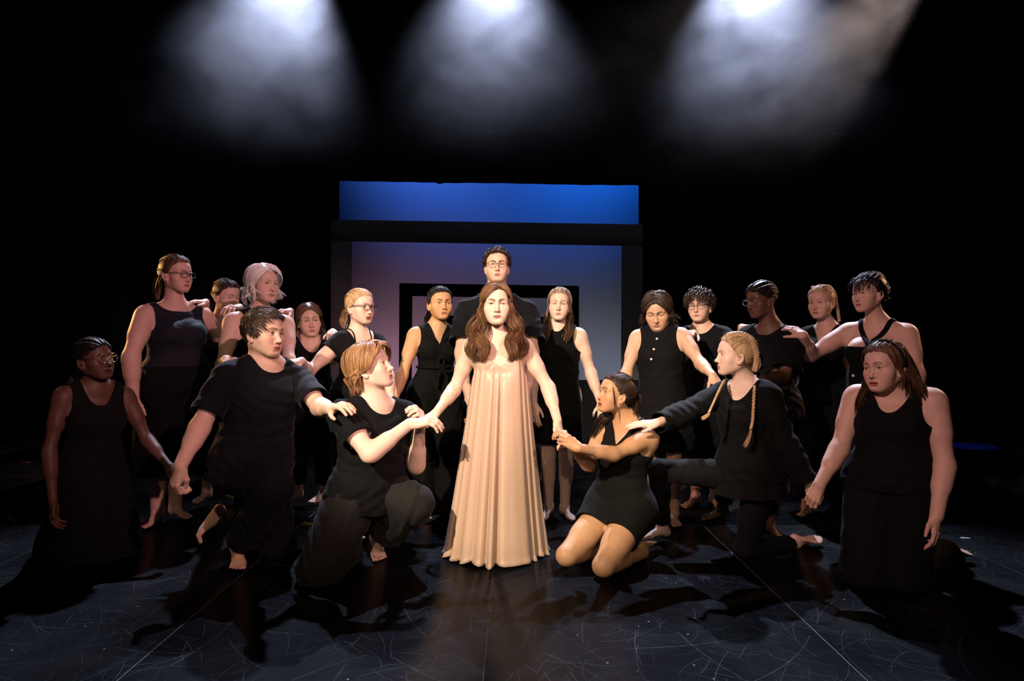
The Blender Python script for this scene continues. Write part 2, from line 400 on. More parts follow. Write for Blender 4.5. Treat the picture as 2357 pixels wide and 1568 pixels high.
def hand_field(P, fing, th, arm=(0, -1, 0), ra=(.0302, .0255)):
    arm = np.asarray(arm, F4)
    d = cone(P, arm*.10, arm*.0, ra[0], ra[1])
    K = [(.017, .014, -.002), (.006, .014, .001), (-.006, .014, 0), (-.017, .016, -.004)]
    for i in range(4):
        d = smin(d, cone(P, K[i], fing[i][0]-A(0, .004, .004), .0135, .0118), .016)
    d = smin(d, ell(P, (.019, .036, -.014), (.014, .026, .011)), .014)
    d = smin(d, ell(P, (-.021, .038, -.012), (.011, .028, .010)), .014)
    d = smin(d, cone(P, th[0], th[1], .0130, .0110), .014)
    t = smin(cone(P, th[1], th[2], .0105, .0095), cone(P, th[2], th[3], .0095, .0075), .004)
    d = smin(d, t, .008)
    fs = None
    for i in range(4):
        r = [.0100, .0103, .0098, .0087][i]; j = fing[i]
        f = smin(cone(P, j[0], j[1], r*1.04, r*.96), cone(P, j[1], j[2], r*.96, r*.86), .003)
        f = smin(f, cone(P, j[2], j[3], r*.86, r*.72), .003)
        f = smin(f, ell(P, j[1], (r*1.03,)*3), .003)
        fs = f if fs is None else smin(fs, f, .0012)
    return smin(d, fs, .006)
def foot_field(P, toe=0., shin=(0, 0, 1), ra=(.040, .0335)):
    """foot: ankle at the origin, y to the toes, x to the big toe, sole at z=-.075"""
    shin = np.asarray(shin, F4)
    d = cone(P, shin*.14, (0, 0, .0), ra[0], ra[1])
    d = smin(d, ell(P, (0, -.034, -.042), (.030, .034, .034)), .03)
    d = smin(d, cone(P, (.002, .0, -.022), (.008, .085, -.045), .034, .023), .03)
    d = smin(d, ell(P, (.020, .118, -.056), (.022, .034, .0185)), .02)
    d = smin(d, ell(P, (-.016, .100, -.058), (.022, .042, .0165)), .02)
    d = smin(d, ell(P, (-.018, .03, -.060), (.018, .05, .0145)), .02)
    d = smin(d, ell(Q2(P), (.029, -.004, .0), (.009, .012, .013)), .018)
    toes = [((.027, .140, -.060), (.026, .186, -.0625), .0135, .0115), ((.008, .142, -.059), (.008, .186, -.065), .0088, .0082),
            ((-.007, .136, -.060), (-.009, .176, -.066), .0082, .0076), ((-.021, .126, -.061), (-.025, .162, -.0665), .0078, .0072), ((-.034, .112, -.062), (-.039, .144, -.067), .0076, .007)]
    ts = None
    for a, b, r0, r1 in toes:
        a = np.array(a); b = np.array(b)
        if toe:
            b = b.copy(); L = b[1]-a[1]; b[1] = a[1]+L*math.cos(toe); b[2] = b[2]+L*math.sin(toe)
        f = cone(P, a, b, r0, r1); ts = f if ts is None else smin(ts, f, .0015)
    d = smin(d, ts, .010)
    return smax(d, -(P[:, 2]+.0755), .006)
def Q2(P): return np.stack([np.abs(P[:, 0]), P[:, 1], P[:, 2]], 1)
# ------------------------------------------------------------------ materials
def new_mat(name):
    m = bpy.data.materials.new(name); m.use_nodes = True
    nt = m.node_tree; b = nt.nodes['Principled BSDF']
    return m, nt, b
def N(nt, typ, **kw):
    n = nt.nodes.new(typ)
    for k, v in kw.items(): setattr(n, k, v)
    return n
def skin_mat(name='skin'):
    m, nt, b = new_mat(name)
    at = N(nt, 'ShaderNodeAttribute', attribute_name='tint')
    tc = N(nt, 'ShaderNodeTexCoord'); no = N(nt, 'ShaderNodeTexNoise'); no.inputs['Scale'].default_value = 38; no.inputs['Detail'].default_value = 4
    nt.links.new(tc.outputs['Object'], no.inputs['Vector'])
    mp = N(nt, 'ShaderNodeMapRange'); mp.inputs['To Min'].default_value = .86; mp.inputs['To Max'].default_value = 1.1
    nt.links.new(no.outputs['Fac'], mp.inputs['Value'])
    mx = N(nt, 'ShaderNodeVectorMath', operation='SCALE')
    nt.links.new(at.outputs['Color'], mx.inputs[0]); nt.links.new(mp.outputs['Result'], mx.inputs['Scale'])
    nt.links.new(mx.outputs['Vector'], b.inputs['Base Color'])
    b.inputs['Roughness'].default_value = .52
    b.inputs['Specular IOR Level'].default_value = .32
    b.inputs['Subsurface Weight'].default_value = .12
    b.inputs['Subsurface Radius'].default_value = (1, .35, .2); b.inputs['Subsurface Scale'].default_value = .006
    bp = N(nt, 'ShaderNodeBump'); bp.inputs['Strength'].default_value = .12; bp.inputs['Distance'].default_value = .002
    n2 = N(nt, 'ShaderNodeTexNoise'); n2.inputs['Scale'].default_value = 260
    nt.links.new(tc.outputs['Object'], n2.inputs['Vector']); nt.links.new(n2.outputs['Fac'], bp.inputs['Height']); nt.links.new(bp.outputs['Normal'], b.inputs['Normal'])
    return m
SKIN = skin_mat()
def eye_mat():
    m, nt, b = new_mat('eye'); at = N(nt, 'ShaderNodeAttribute', attribute_name='tint')
    nt.links.new(at.outputs['Color'], b.inputs['Base Color']); b.inputs['Roughness'].default_value = .08
    return m
EYE = eye_mat()
def cloth(name, col, rough=.85, sheen=.25, bump=.35, scale=900, spec=.12, fold=.0):
    m, nt, b = new_mat(name)
    b.inputs['Base Color'].default_value = (*col, 1); b.inputs['Roughness'].default_value = rough
    b.inputs['Sheen Weight'].default_value = sheen; b.inputs['Sheen Roughness'].default_value = .4; b.inputs['Sheen Tint'].default_value = (.8, .85, 1, 1)
    b.inputs['Specular IOR Level'].default_value = spec
    tc = N(nt, 'ShaderNodeTexCoord'); n1 = N(nt, 'ShaderNodeTexNoise'); n1.inputs['Scale'].default_value = scale; n1.inputs['Detail'].default_value = 1
    n2 = N(nt, 'ShaderNodeTexNoise'); n2.inputs['Scale'].default_value = 9; n2.inputs['Detail'].default_value = 3; n2.inputs['Distortion'].default_value = 1.2
    nt.links.new(tc.outputs['Object'], n1.inputs['Vector']); nt.links.new(tc.outputs['Object'], n2.inputs['Vector'])
    b1 = N(nt, 'ShaderNodeBump'); b1.inputs['Strength'].default_value = bump*.5; b1.inputs['Distance'].default_value = .001
    b2 = N(nt, 'ShaderNodeBump'); b2.inputs['Strength'].default_value = bump; b2.inputs['Distance'].default_value = .02
    nt.links.new(n1.outputs['Fac'], b1.inputs['Height']); nt.links.new(n2.outputs['Fac'], b2.inputs['Height'])
    nt.links.new(b2.outputs['Normal'], b1.inputs['Normal']); nt.links.new(b1.outputs['Normal'], b.inputs['Normal'])
    return m
BLACK = cloth('black_cotton', (.0036, .0036, .0043), sheen=.02)
JERSEY = cloth('black_jersey', (.0040, .0044, .0062), rough=.85, sheen=.05)
NAVY = cloth('blue_black_crepe', (.0105, .012, .018), rough=.75, sheen=.06, spec=.14)
CREPE = cloth('black_crepe', (.0032, .0030, .0029), rough=.85, sheen=.02)
CHARCOAL = cloth('charcoal_twill', (.014, .0128, .012), rough=.9, sheen=.04)
def plain(name, col, rough=.5, metal=0., spec=.5):
    m, nt, b = new_mat(name); b.inputs['Base Color'].default_value = (*col, 1); b.inputs['Roughness'].default_value = rough; b.inputs['Metallic'].default_value = metal
    b.inputs['Specular IOR Level'].default_value = spec
    no = N(nt, 'ShaderNodeTexNoise'); no.inputs['Scale'].default_value = 60; mr = N(nt, 'ShaderNodeMapRange'); mr.inputs['To Min'].default_value = rough*.85; mr.inputs['To Max'].default_value = min(1, rough*1.15)
    nt.links.new(no.outputs['Fac'], mr.inputs['Value']); nt.links.new(mr.outputs['Result'], b.inputs['Roughness'])
    return m
def hair_mat(name, c0, c1, rough=.48, spec=.28):
    m, nt, b = new_mat(name)
    tc = N(nt, 'ShaderNodeTexCoord'); no = N(nt, 'ShaderNodeTexNoise'); no.inputs['Scale'].default_value = 55; no.inputs['Detail'].default_value = 2
    mp = N(nt, 'ShaderNodeMapping'); mp.inputs['Scale'].default_value = (1, 1, .25)
    rp = N(nt, 'ShaderNodeValToRGB'); rp.color_ramp.elements[0].color = (*c0, 1); rp.color_ramp.elements[1].color = (*c1, 1)
    rp.color_ramp.elements[0].position = .3; rp.color_ramp.elements[1].position = .7
    nt.links.new(tc.outputs['Object'], mp.inputs['Vector']); nt.links.new(mp.outputs['Vector'], no.inputs['Vector']); nt.links.new(no.outputs['Fac'], rp.inputs['Fac'])
    nt.links.new(rp.outputs['Color'], b.inputs['Base Color']); b.inputs['Roughness'].default_value = rough; b.inputs['Specular IOR Level'].default_value = spec
    n3 = N(nt, 'ShaderNodeTexNoise'); n3.inputs['Scale'].default_value = 420; bp = N(nt, 'ShaderNodeBump'); bp.inputs['Strength'].default_value = .55; bp.inputs['Distance'].default_value = .002
    nt.links.new(mp.outputs['Vector'], n3.inputs['Vector']); nt.links.new(n3.outputs['Fac'], bp.inputs['Height']); nt.links.new(bp.outputs['Normal'], b.inputs['Normal'])
    return m
H_BLACK = hair_mat('black_hair', (.006, .005, .005), (.014, .011, .010))
H_DARK = hair_mat('dark_brown_hair', (.020, .011, .008), (.045, .024, .016))
H_BROWN = hair_mat('brown_hair', (.06, .030, .017), (.13, .065, .034))
H_CHEST = hair_mat('chestnut_hair', (.075, .034, .016), (.20, .10, .048))
H_GINGER = hair_mat('strawberry_blond_hair', (.20, .095, .038), (.40, .22, .10))
H_BLOND = hair_mat('blond_hair', (.36, .22, .11), (.58, .40, .23))
H_ASH = hair_mat('ash_blond_hair', (.17, .11, .07), (.34, .24, .16))
H_WHITE = hair_mat('platinum_hair', (.66, .63, .60), (.88, .86, .83))
M_GOLD = plain('gold_wire', (.75, .45, .25), .25, 1.); M_BLKF = plain('black_acetate', (.012, .009, .008), .25); M_STEEL = plain('steel', (.6, .6, .6), .3, 1.)
M_BTN = plain('pearl_button', (.75, .72, .66), .3)
def lens_mat():
    m = bpy.data.materials.new('spectacle_lens'); m.use_nodes = True; nt = m.node_tree; nt.nodes.remove(nt.nodes['Principled BSDF']); out = nt.nodes['Material Output']
    t = N(nt, 'ShaderNodeBsdfTransparent'); g = N(nt, 'ShaderNodeBsdfGlossy'); g.inputs['Roughness'].default_value = .03; f = N(nt, 'ShaderNodeMath', operation='MULTIPLY_ADD'); lw = N(nt, 'ShaderNodeLayerWeight'); lw.inputs['Blend'].default_value = .3; nt.links.new(lw.outputs['Facing'], f.inputs[0]); f.inputs[1].default_value = .12; f.inputs[2].default_value = .035
    mx = N(nt, 'ShaderNodeMixShader'); nt.links.new(f.outputs[0], mx.inputs['Fac']); nt.links.new(t.outputs[0], mx.inputs[1]); nt.links.new(g.outputs[0], mx.inputs[2]); nt.links.new(mx.outputs[0], out.inputs['Surface'])
    return m
M_LENS = lens_mat()
def silk_mat():
    m, nt, b = new_mat('champagne_satin')
    b.inputs['Base Color'].default_value = (.45, .305, .22, 1); b.inputs['Roughness'].default_value = .46; b.inputs['Specular IOR Level'].default_value = .55
    b.inputs['Sheen Weight'].default_value = .3; b.inputs['Sheen Roughness'].default_value = .35
    tc = N(nt, 'ShaderNodeTexCoord'); mp = N(nt, 'ShaderNodeMapping'); mp.inputs['Scale'].default_value = (26, 26, 2.2)
    no = N(nt, 'ShaderNodeTexNoise'); no.inputs['Scale'].default_value = 1; no.inputs['Detail'].default_value = 3
    bp = N(nt, 'ShaderNodeBump'); bp.inputs['Strength'].default_value = .25; bp.inputs['Distance'].default_value = .01
    nt.links.new(tc.outputs['Object'], mp.inputs['Vector']); nt.links.new(mp.outputs['Vector'], no.inputs['Vector']); nt.links.new(no.outputs['Fac'], bp.inputs['Height']); nt.links.new(bp.outputs['Normal'], b.inputs['Normal'])
    return m
SILK = silk_mat()
# ------------------------------------------------------------------ the stage
def box(name, lo, hi, mat, parent=None, bev=0.):
    x0, y0, z0 = lo; x1, y1, z1 = hi
    V = np.array([(x0, y0, z0), (x1, y0, z0), (x1, y1, z0), (x0, y1, z0), (x0, y0, z1), (x1, y0, z1), (x1, y1, z1), (x0, y1, z1)], F4)
    Q = np.array([(0, 3, 2, 1), (4, 5, 6, 7), (0, 1, 5, 4), (1, 2, 6, 5), (2, 3, 7, 6), (3, 0, 4, 7)])
    o = obj(name, V, Q, mat, parent, smooth=False)
    if bev:
        md = o.modifiers.new('bevel', 'BEVEL'); md.width = bev; md.segments = 2
    return o
def floor_mat():
    m, nt, b = new_mat('stage_vinyl'); L = nt.links.new
    tc = N(nt, 'ShaderNodeTexCoord')
    def arcs(scale, seed, width, gain):
        """one curved scuff per cell: a piece of a ring round a random centre"""
        o1 = N(nt, 'ShaderNodeMapping'); o1.inputs['Location'].default_value = (seed*3.17, seed*1.73, 0); o1.inputs['Rotation'].default_value = (0, 0, seed*.9)
        vo = N(nt, 'ShaderNodeTexVoronoi', voronoi_dimensions='2D'); vo.inputs['Scale'].default_value = scale; vo.inputs['Randomness'].default_value = 1
        L(tc.outputs['Object'], o1.inputs['Vector']); L(o1.outputs['Vector'], vo.inputs['Vector'])
        wn = N(nt, 'ShaderNodeTexWhiteNoise', noise_dimensions='2D'); L(vo.outputs['Position'], wn.inputs['Vector'])
        c = N(nt, 'ShaderNodeVectorMath', operation='SUBTRACT'); c.inputs[1].default_value = (.5, .5, .5); L(wn.outputs['Color'], c.inputs[0])
        k = N(nt, 'ShaderNodeVectorMath', operation='SCALE'); k.inputs['Scale'].default_value = 6.0/scale; L(c.outputs['Vector'], k.inputs[0])
        dv = N(nt, 'ShaderNodeVectorMath', operation='SUBTRACT'); L(o1.outputs['Vector'], dv.inputs[0]); L(vo.outputs['Position'], dv.inputs[1])
        fl = N(nt, 'ShaderNodeVectorMath', operation='MULTIPLY'); fl.inputs[1].default_value = (1, 1, 0)
        d2 = N(nt, 'ShaderNodeVectorMath', operation='ADD'); L(dv.outputs['Vector'], d2.inputs[0]); L(k.outputs['Vector'], d2.inputs[1]); L(d2.outputs['Vector'], fl.inputs[0])
        ln = N(nt, 'ShaderNodeVectorMath', operation='LENGTH'); L(fl.outputs['Vector'], ln.inputs[0])
        f2 = N(nt, 'ShaderNodeVectorMath', operation='MULTIPLY'); f2.inputs[1].default_value = (1, 1, 0); L(k.outputs['Vector'], f2.inputs[0])
        l2 = N(nt, 'ShaderNodeVectorMath', operation='LENGTH'); L(f2.outputs['Vector'], l2.inputs[0])
        df = N(nt, 'ShaderNodeMath', operation='SUBTRACT'); L(ln.outputs['Value'], df.inputs[0]); L(l2.outputs['Value'], df.inputs[1])
        ab = N(nt, 'ShaderNodeMath', operation='ABSOLUTE'); L(df.outputs[0], ab.inputs[0])
        r = N(nt, 'ShaderNodeMapRange'); r.inputs['From Min'].default_value = width*.35; r.inputs['From Max'].default_value = width; r.inputs['To Min'].default_value = 1; r.inputs['To Max'].default_value = 0; L(ab.outputs[0], r.inputs['Value'])
        g = N(nt, 'ShaderNodeMath', operation='POWER'); g.inputs[1].default_value = 1.6; L(wn.outputs['Value'], g.inputs[0])
        g2 = N(nt, 'ShaderNodeMath', operation='MULTIPLY'); g2.inputs[1].default_value = gain; L(g.outputs[0], g2.inputs[0])
        p1 = N(nt, 'ShaderNodeMath', operation='MULTIPLY'); L(r.outputs['Result'], p1.inputs[0]); L(g2.outputs[0], p1.inputs[1]); return p1.outputs[0]
    acc = None
    for i, (s, w, g) in enumerate([(1.9, .0017, .8), (2.6, .0014, .8), (3.4, .0014, .8), (4.3, .0012, .8), (5.4, .0012, .8), (2.5, .0050, .22), (6.8, .0012, .7), (7.9, .0011, .7), (9., .0011, .7)]):
        q = arcs(s, i+1.37, w, g)
        if acc is None: acc = q
        else:
            mx = N(nt, 'ShaderNodeMath', operation='MAXIMUM'); L(acc, mx.inputs[0]); L(q, mx.inputs[1]); acc = mx.outputs[0]
    pat = N(nt, 'ShaderNodeTexNoise'); pat.inputs['Scale'].default_value = 3.1; pat.inputs['Detail'].default_value = 4; L(tc.outputs['Object'], pat.inputs['Vector'])
    pm = N(nt, 'ShaderNodeMapRange'); pm.inputs['From Min'].default_value = .38; pm.inputs['From Max'].default_value = .66; pm.inputs['To Min'].default_value = .28; L(pat.outputs['Fac'], pm.inputs['Value'])
    am = N(nt, 'ShaderNodeMath', operation='MULTIPLY'); L(acc, am.inputs[0]); L(pm.outputs['Result'], am.inputs[1]); acc = am.outputs[0]
    smudge = N(nt, 'ShaderNodeTexNoise'); smudge.inputs['Scale'].default_value = 2.4; smudge.inputs['Detail'].default_value = 6; smudge.inputs['Distortion'].default_value = .8
    L(tc.outputs['Object'], smudge.inputs['Vector'])
    sm = N(nt, 'ShaderNodeMapRange'); sm.inputs['From Min'].default_value = .35; sm.inputs['From Max'].default_value = .75; L(smudge.outputs['Fac'], sm.inputs['Value'])
    speck = N(nt, 'ShaderNodeTexVoronoi'); speck.inputs['Scale'].default_value = 9; speck.inputs['Randomness'].default_value = 1; L(tc.outputs['Object'], speck.inputs['Vector'])
    sp = N(nt, 'ShaderNodeMapRange'); sp.inputs['From Min'].default_value = .02; sp.inputs['From Max'].default_value = .05; sp.inputs['To Min'].default_value = 1; sp.inputs['To Max'].default_value = 0; L(speck.outputs['Distance'], sp.inputs['Value'])
    c1 = N(nt, 'ShaderNodeMix', data_type='RGBA'); c1.inputs['A'].default_value = (.0052, .0056, .0068, 1); c1.inputs['B'].default_value = (.013, .0138, .0160, 1); L(sm.outputs['Result'], c1.inputs['Factor'])
    c2 = N(nt, 'ShaderNodeMix', data_type='RGBA'); c2.inputs['B'].default_value = (.125, .132, .148, 1); L(c1.outputs['Result'], c2.inputs['A']); L(acc, c2.inputs['Factor'])
    c3 = N(nt, 'ShaderNodeMix', data_type='RGBA'); c3.inputs['B'].default_value = (.22, .23, .26, 1); L(c2.outputs['Result'], c3.inputs['A']); L(sp.outputs['Result'], c3.inputs['Factor'])
    L(c3.outputs['Result'], b.inputs['Base Color'])
    r1 = N(nt, 'ShaderNodeMapRange'); r1.inputs['To Min'].default_value = .24; r1.inputs['To Max'].default_value = .36; L(smudge.outputs['Fac'], r1.inputs['Value'])
    L(r1.outputs['Result'], b.inputs['Roughness']); b.inputs['IOR'].default_value = 1.09
    bp = N(nt, 'ShaderNodeBump'); bp.inputs['Strength'].default_value = .15; bp.inputs['Distance'].default_value = .001; L(acc, bp.inputs['Height']); L(bp.outputs['Normal'], b.inputs['Normal'])
    return m
M_FLOOR = floor_mat(); M_GAP = plain('floor_gap_dust', (.15, .16, .175), .8)
floor = tag(box('floor', (-7.2, -3.2, -.06), (7.2, 10.8, -.0015), M_GAP), kind='structure')
edges = [-7.2, -5.73, -4.30, -2.87, -1.445, -.105, 1.30, 2.73, 4.16, 5.6, 7.2]
for i in range(len(edges)-1):                       # rolls of dance vinyl laid side by side
    g = .0006 if abs(edges[i]+.105) < .01 else .0022; g2 = .0006 if abs(edges[i+1]+.105) < .01 else .0022
    for y0, y1 in ((-3.2, 4.66), (4.664, 10.8)):
        box('vinyl_sheet', (edges[i]+g, y0, -.004), (edges[i+1]-g2, y1, 0.), M_FLOOR, floor)
M_DRAPE = cloth('black_velour', (.005, .005, .006), rough=.97, spec=.05, sheen=.02, bump=.2, scale=300)
def drape(name, p0, p1, z0, z1, amp=.05, wl=.34, n=260, label=None, kind=None, parent=None):
    """a hung curtain with vertical folds from p0 to p1"""
    p0, p1 = np.array(p0, F4), np.array(p1, F4); L = np.linalg.norm(p1-p0); t = np.linspace(0, 1, n)
    d = (p1-p0)/L; nn = np.array([-d[1], d[0]], F4)
    ph = t*L/wl*2*math.pi; off = amp*(np.sin(ph+1.3*np.sin(ph*.37))+.35*np.sin(ph*1.9+1))
    xy = p0+(p1-p0)*t[:, None]+nn*off[:, None]
    V = []
    for z, k in ((z0, 1.1), (z0*.5+z1*.5, 1.), (z1, .8)):
        q = p0+(p1-p0)*t[:, None]+nn*(off*k)[:, None]; V.append(np.concatenate([q, np.full((n, 1), z)], 1))
    V = np.concatenate(V).astype(F4); Q = np.array([(r*n+i, r*n+i+1, (r+1)*n+i+1, (r+1)*n+i) for r in range(2) for i in range(n-1)])
    o = obj(name, V, Q, M_DRAPE, parent); md = o.modifiers.new('thick', 'SOLIDIFY'); md.thickness = .012
    return tag(o, label, kind=kind) if kind else o
M_WALL = plain('black_paint', (.006, .006, .007), .9, 0, .2)
tag(box('wall_back', (-7.2, 10.6, 0), (7.2, 10.8, 6.6), M_WALL), kind='structure')
tag(box('wall_left', (-7.2, -3.2, 0), (-7.05, 10.6, 6.6), M_WALL), kind='structure')
tag(box('wall_right', (7.05, -3.2, 0), (7.2, 10.6, 6.6), M_WALL), kind='structure')
tag(box('ceiling', (-7.2, -3.2, 6.6), (7.2, 10.8, 6.75), M_WALL), kind='structure')
# legs of black drape left and right of the cyclorama, and the border above it
def curtain_thing(name, label, cat, *a, **kw):
    o = drape(name, *a, **kw); return tag(o, label, cat)
S9 = FPX/9.35
cxw = lambda px, d: (px-CX)/FPX*d
czw = lambda py, d: EYE_Z-(py-CY)/FPX*d
curtain_thing('stage_curtain', 'black velour leg curtain hanging left of the blue screen', 'curtain', (-6.9, 9.0), (cxw(781, 8.9), 8.9), .01, 6.5, amp=.004, wl=.6)
curtain_thing('stage_curtain', 'black velour leg curtain hanging right of the blue screen', 'curtain', (cxw(1470.5, 8.9), 8.9), (6.9, 9.0), .01, 6.5, amp=.004, wl=.6)
# border: its lower edge runs a little downhill and sags
def border():
    n = 120; d = 8.94; x = np.linspace(cxw(775, d), cxw(1476, d), n); t = np.linspace(0, 1, n)
    px = CX+x/d*FPX; zb = czw(np.interp(px, [775, 900, 1000, 1012, 1024, 1150, 1330, 1476], [416.5, 418.5, 420, 424.5, 421, 421.5, 425.5, 426.5]), d)+.002*np.sin(t*60)
    y = d+.003*np.sin(t*70)
    V = np.concatenate([np.stack([x, y, zb], 1), np.stack([x, y, zb*0+6.5], 1)]).astype(F4)
    Q = np.array([(i, i+1, n+i+1, n+i) for i in range(n-1)])
    o = obj('border_curtain', V, Q, M_DRAPE); md = o.modifiers.new('thick', 'SOLIDIFY'); md.thickness = .01
    return tag(o, 'black border curtain hanging above the blue screen', 'curtain')
border()
def cyc_mat():
    m, nt, b = new_mat('cyclorama_cloth'); b.inputs['Base Color'].default_value = (.72, .72, .74, 1); b.inputs['Roughness'].default_value = .95; b.inputs['Specular IOR Level'].default_value = .1
    tc = N(nt, 'ShaderNodeTexCoord'); no = N(nt, 'ShaderNodeTexNoise'); no.inputs['Scale'].default_value = 90; mr = N(nt, 'ShaderNodeBump'); mr.inputs['Strength'].default_value = .15; mr.inputs['Distance'].default_value = .004
    nt.links.new(tc.outputs['Object'], no.inputs['Vector']); nt.links.new(no.outputs['Fac'], mr.inputs['Height']); nt.links.new(mr.outputs['Normal'], b.inputs['Normal'])
    return m
cyc = box('projection_screen', (-2.95, 9.90, .02), (2.35, 9.92, 5.2), cyc_mat()); tag(cyc, 'tall pale backdrop screen lit blue and violet behind the black portals', 'screen')
# nested portal flats standing one behind the other (hung about one degree off level)
M_FLAT = cloth('portal_fabric', (.13, .13, .135), rough=.9, sheen=.1, bump=.1, scale=500); M_FLATB = cloth('portal_black', (.010, .010, .011), rough=.9, sheen=.05, bump=.1, scale=500)
def portal(label, d, ox0, ox1, oy, ix0, ix1, iy, mat, tilt=.0155, thick=.05):
    """posts and lintel; pixels of the outer and inner edges at depth d"""
    r = empty('portal_flat', (float(cxw((ox0+ox1)/2, d)), d, 0), label, 'stage flat', 'nested black portals')
    X0, X1, I0, I1 = (float(cxw(q, d)) for q in (ox0, ox1, ix0, ix1)); ZO = float(czw(oy, d)); ZI = float(czw(iy, d))
    f = lambda x: -(x-(X0+X1)/2)*tilt
    def slab(name, q):                                  # q = four (x, z) corners, front view
        V = np.array([(x, d, z) for x, z in q]+[(x, d+thick, z) for x, z in q], F4)
        Q = np.array([(0, 1, 2, 3), (7, 6, 5, 4), (0, 4, 5, 1), (1, 5, 6, 2), (2, 6, 7, 3), (3, 7, 4, 0)])
        o = obj(name, V, Q, mat, r, smooth=False); md = o.modifiers.new('bevel', 'BEVEL'); md.width = .004; md.segments = 1
    sh = .012
    slab('post', [(X0-sh, 0), (I0-sh, 0), (I0, ZI+f(I0)), (X0, ZI+f(X0))])
    slab('post', [(I1-sh, 0), (X1-sh, 0), (X1, ZI+f(X1)), (I1, ZI+f(I1))])
    slab('lintel', [(X0, ZI+f(X0)), (X1, ZI+f(X1)), (X1, ZO+f(X1)), (X0, ZO+f(X0))])
    return r
portal('largest dark grey portal flat with a wide square opening before the blue screen', 8.30, 762, 1480, 511, 808.5, 1432, 560, M_FLAT)
portal('middle black portal flat framed inside the largest grey portal', 8.62, 919, 1333, 655, 948, 1304, 684, M_FLATB)
portal('smallest black portal flat deepest inside the nest of portals', 8.92, 1010, 1262, 728, 1036, 1236, 757, M_FLATB)
# low black masking wall across the foot of the screen
mw = empty('masking_flat', (0, 8.2, 0), 'low black masking flat closing the foot of the portals', 'stage flat')
for x0, x1 in ((-1.95, -.72), (-.715, .5), (.505, 1.68)):
    box('panel', (x0, 8.16, 0), (x1, 8.2, float(czw(875, 8.18))), M_FLATB, mw, .003)
# fly cable with its hook, and the glinting batten end
def fly_line():
    d = 8.05; x = float(cxw(1130, d)); z1 = float(czw(297, d)); r = empty('fly_line', (x, d, z1), 'thin black fly cable with a small steel hook hanging over the screen', 'cable')
    V, T = tube(spline([(x+.004, d, 6.6), (x, d, z1+1.2), (x, d, z1+.02)], 14), .0045, 6); obj('cable', V, T, plain('cable_black', (.01, .01, .012), .5), r)
    V, T = merge(tube(spline([(x, d, z1+.03), (x-.012, d, z1), (x-.02, d, z1-.05), (x+.0, d, z1-.03), (x+.014, d, z1-.055), (x+.008, d, z1-.0)], 22), .0045, 6), tube(spline([(x+.01, d, z1-.03), (x+.035, d, z1-.045), (x+.048, d, z1-.068)], 8), .004, 6))
    obj('hook', V, T, M_STEEL, r)
fly_line()
def batten():
    d = 8.6; x0, x1, z = float(cxw(1917, d)), float(cxw(1938, d)), float(czw(308, d))
    r = empty('shackle', ((x0+x1)/2, d, z), 'small steel shackle on a wire before the right curtain', 'rigging')
    V, T = merge(tube(spline([(x0-.01, d, z-.014), (x0+.01, d, z), ((x0+x1)/2, d, z+.004), (x1-.01, d, z+.003), (x1+.006, d, z-.01)], 16), .008, 8), tube([(x1-.004, d-.012, z-.012), (x1-.004, d+.012, z-.012)], .012, 8)); obj('bow', V, T, M_STEEL, r)
    V, T = tube([((x0+x1)/2, d, z), ((x0+x1)/2+.004, d, 6.6)], .003, 6); obj('wire', V, T, plain('wire_black', (.008, .008, .009), .6), r)
batten()
M_TAPE = plain('white_tape', (.75, .75, .78), .6); M_TAPEO = plain('orange_tape', (.55, .14, .05), .6)
def tape(label, px, py, L, W, rz, mat):
    d = EYE_Z*FPX/(py-CY); x = float(cxw(px, d)); c, s = math.cos(rz), math.sin(rz)
    q = [(-L/2, -W/2), (-L/4, -W/2*1.1), (L/4, -W/2), (L/2, -W/2*.9), (L/2, W/2), (L/4, W/2*1.05), (-L/4, W/2), (-L/2, W/2*.85)]
    V = np.array([(x+a*c-b*s, d+a*s+b*c, z) for z in (.0005, .002) for a, b in q], F4); n = 8
    T = [(0, i+1, i) for i in range(1, n-1)]+[(n, n+i, n+i+1) for i in range(1, n-1)]+[t for i in range(n) for t in ((i, (i+1) % n, n+(i+1) % n), (i, n+(i+1) % n, n+i))]
    tag(obj('spike_tape', V, np.array(T), mat, smooth=False), label, 'tape')
tape('short white spike tape mark on the floor at the far right', 2222, 1239, .055, .02, -.25, M_TAPE)
tape('faint orange spike tape mark on the floor at the far left', 60, 1065, .09, .03, .1, M_TAPEO)
# ------------------------------------------------------------------ hair
SK_C = A(0, -.016, .032)
def cap_mesh(w=1., t=.009, line=None, up=0., bump=None):
    """close scalp cover, thin at the hairline and fuller above it"""
    ly, lz = line or LINE
    def f(P):
        q = np.clip((P[:, 2]-np.interp(P[:, 1], ly, lz)-up)/.030, 0, 1); q = .0012+(t-.0012)*q*(2-q)
        return smin(ell(P, SK_C, (.0735*w, .092, .083)), ell(P, (0, .034, .03), (.060*w, .055, .062)), .03)-q
    V, Q = isosurf(f, grid(-.1*w-t, .1*w+t, .0065), grid(-.13-t, .115, .0065), grid(-.11, .135+t, .0065))
    V, T = clip(V, Q, V[:, 2]-np.interp(V[:, 1], ly, lz)-up+.0025*np.sin(V[:, 0]*260)+.002*np.sin(V[:, 1]*330+V[:, 0]*90))
    return V, T
LINE = ([-.11, -.075, -.045, -.018, .002, .026, .046, .062, .09], [-.088, -.082, -.055, -.010, -.004, .030, .057, .073, .080])
def sdir(p):
    d = (np.asarray(p, F4)-SK_C)/A(.0735, .092, .083); return d/np.maximum(np.linalg.norm(d, axis=-1, keepdims=True), 1e-6)
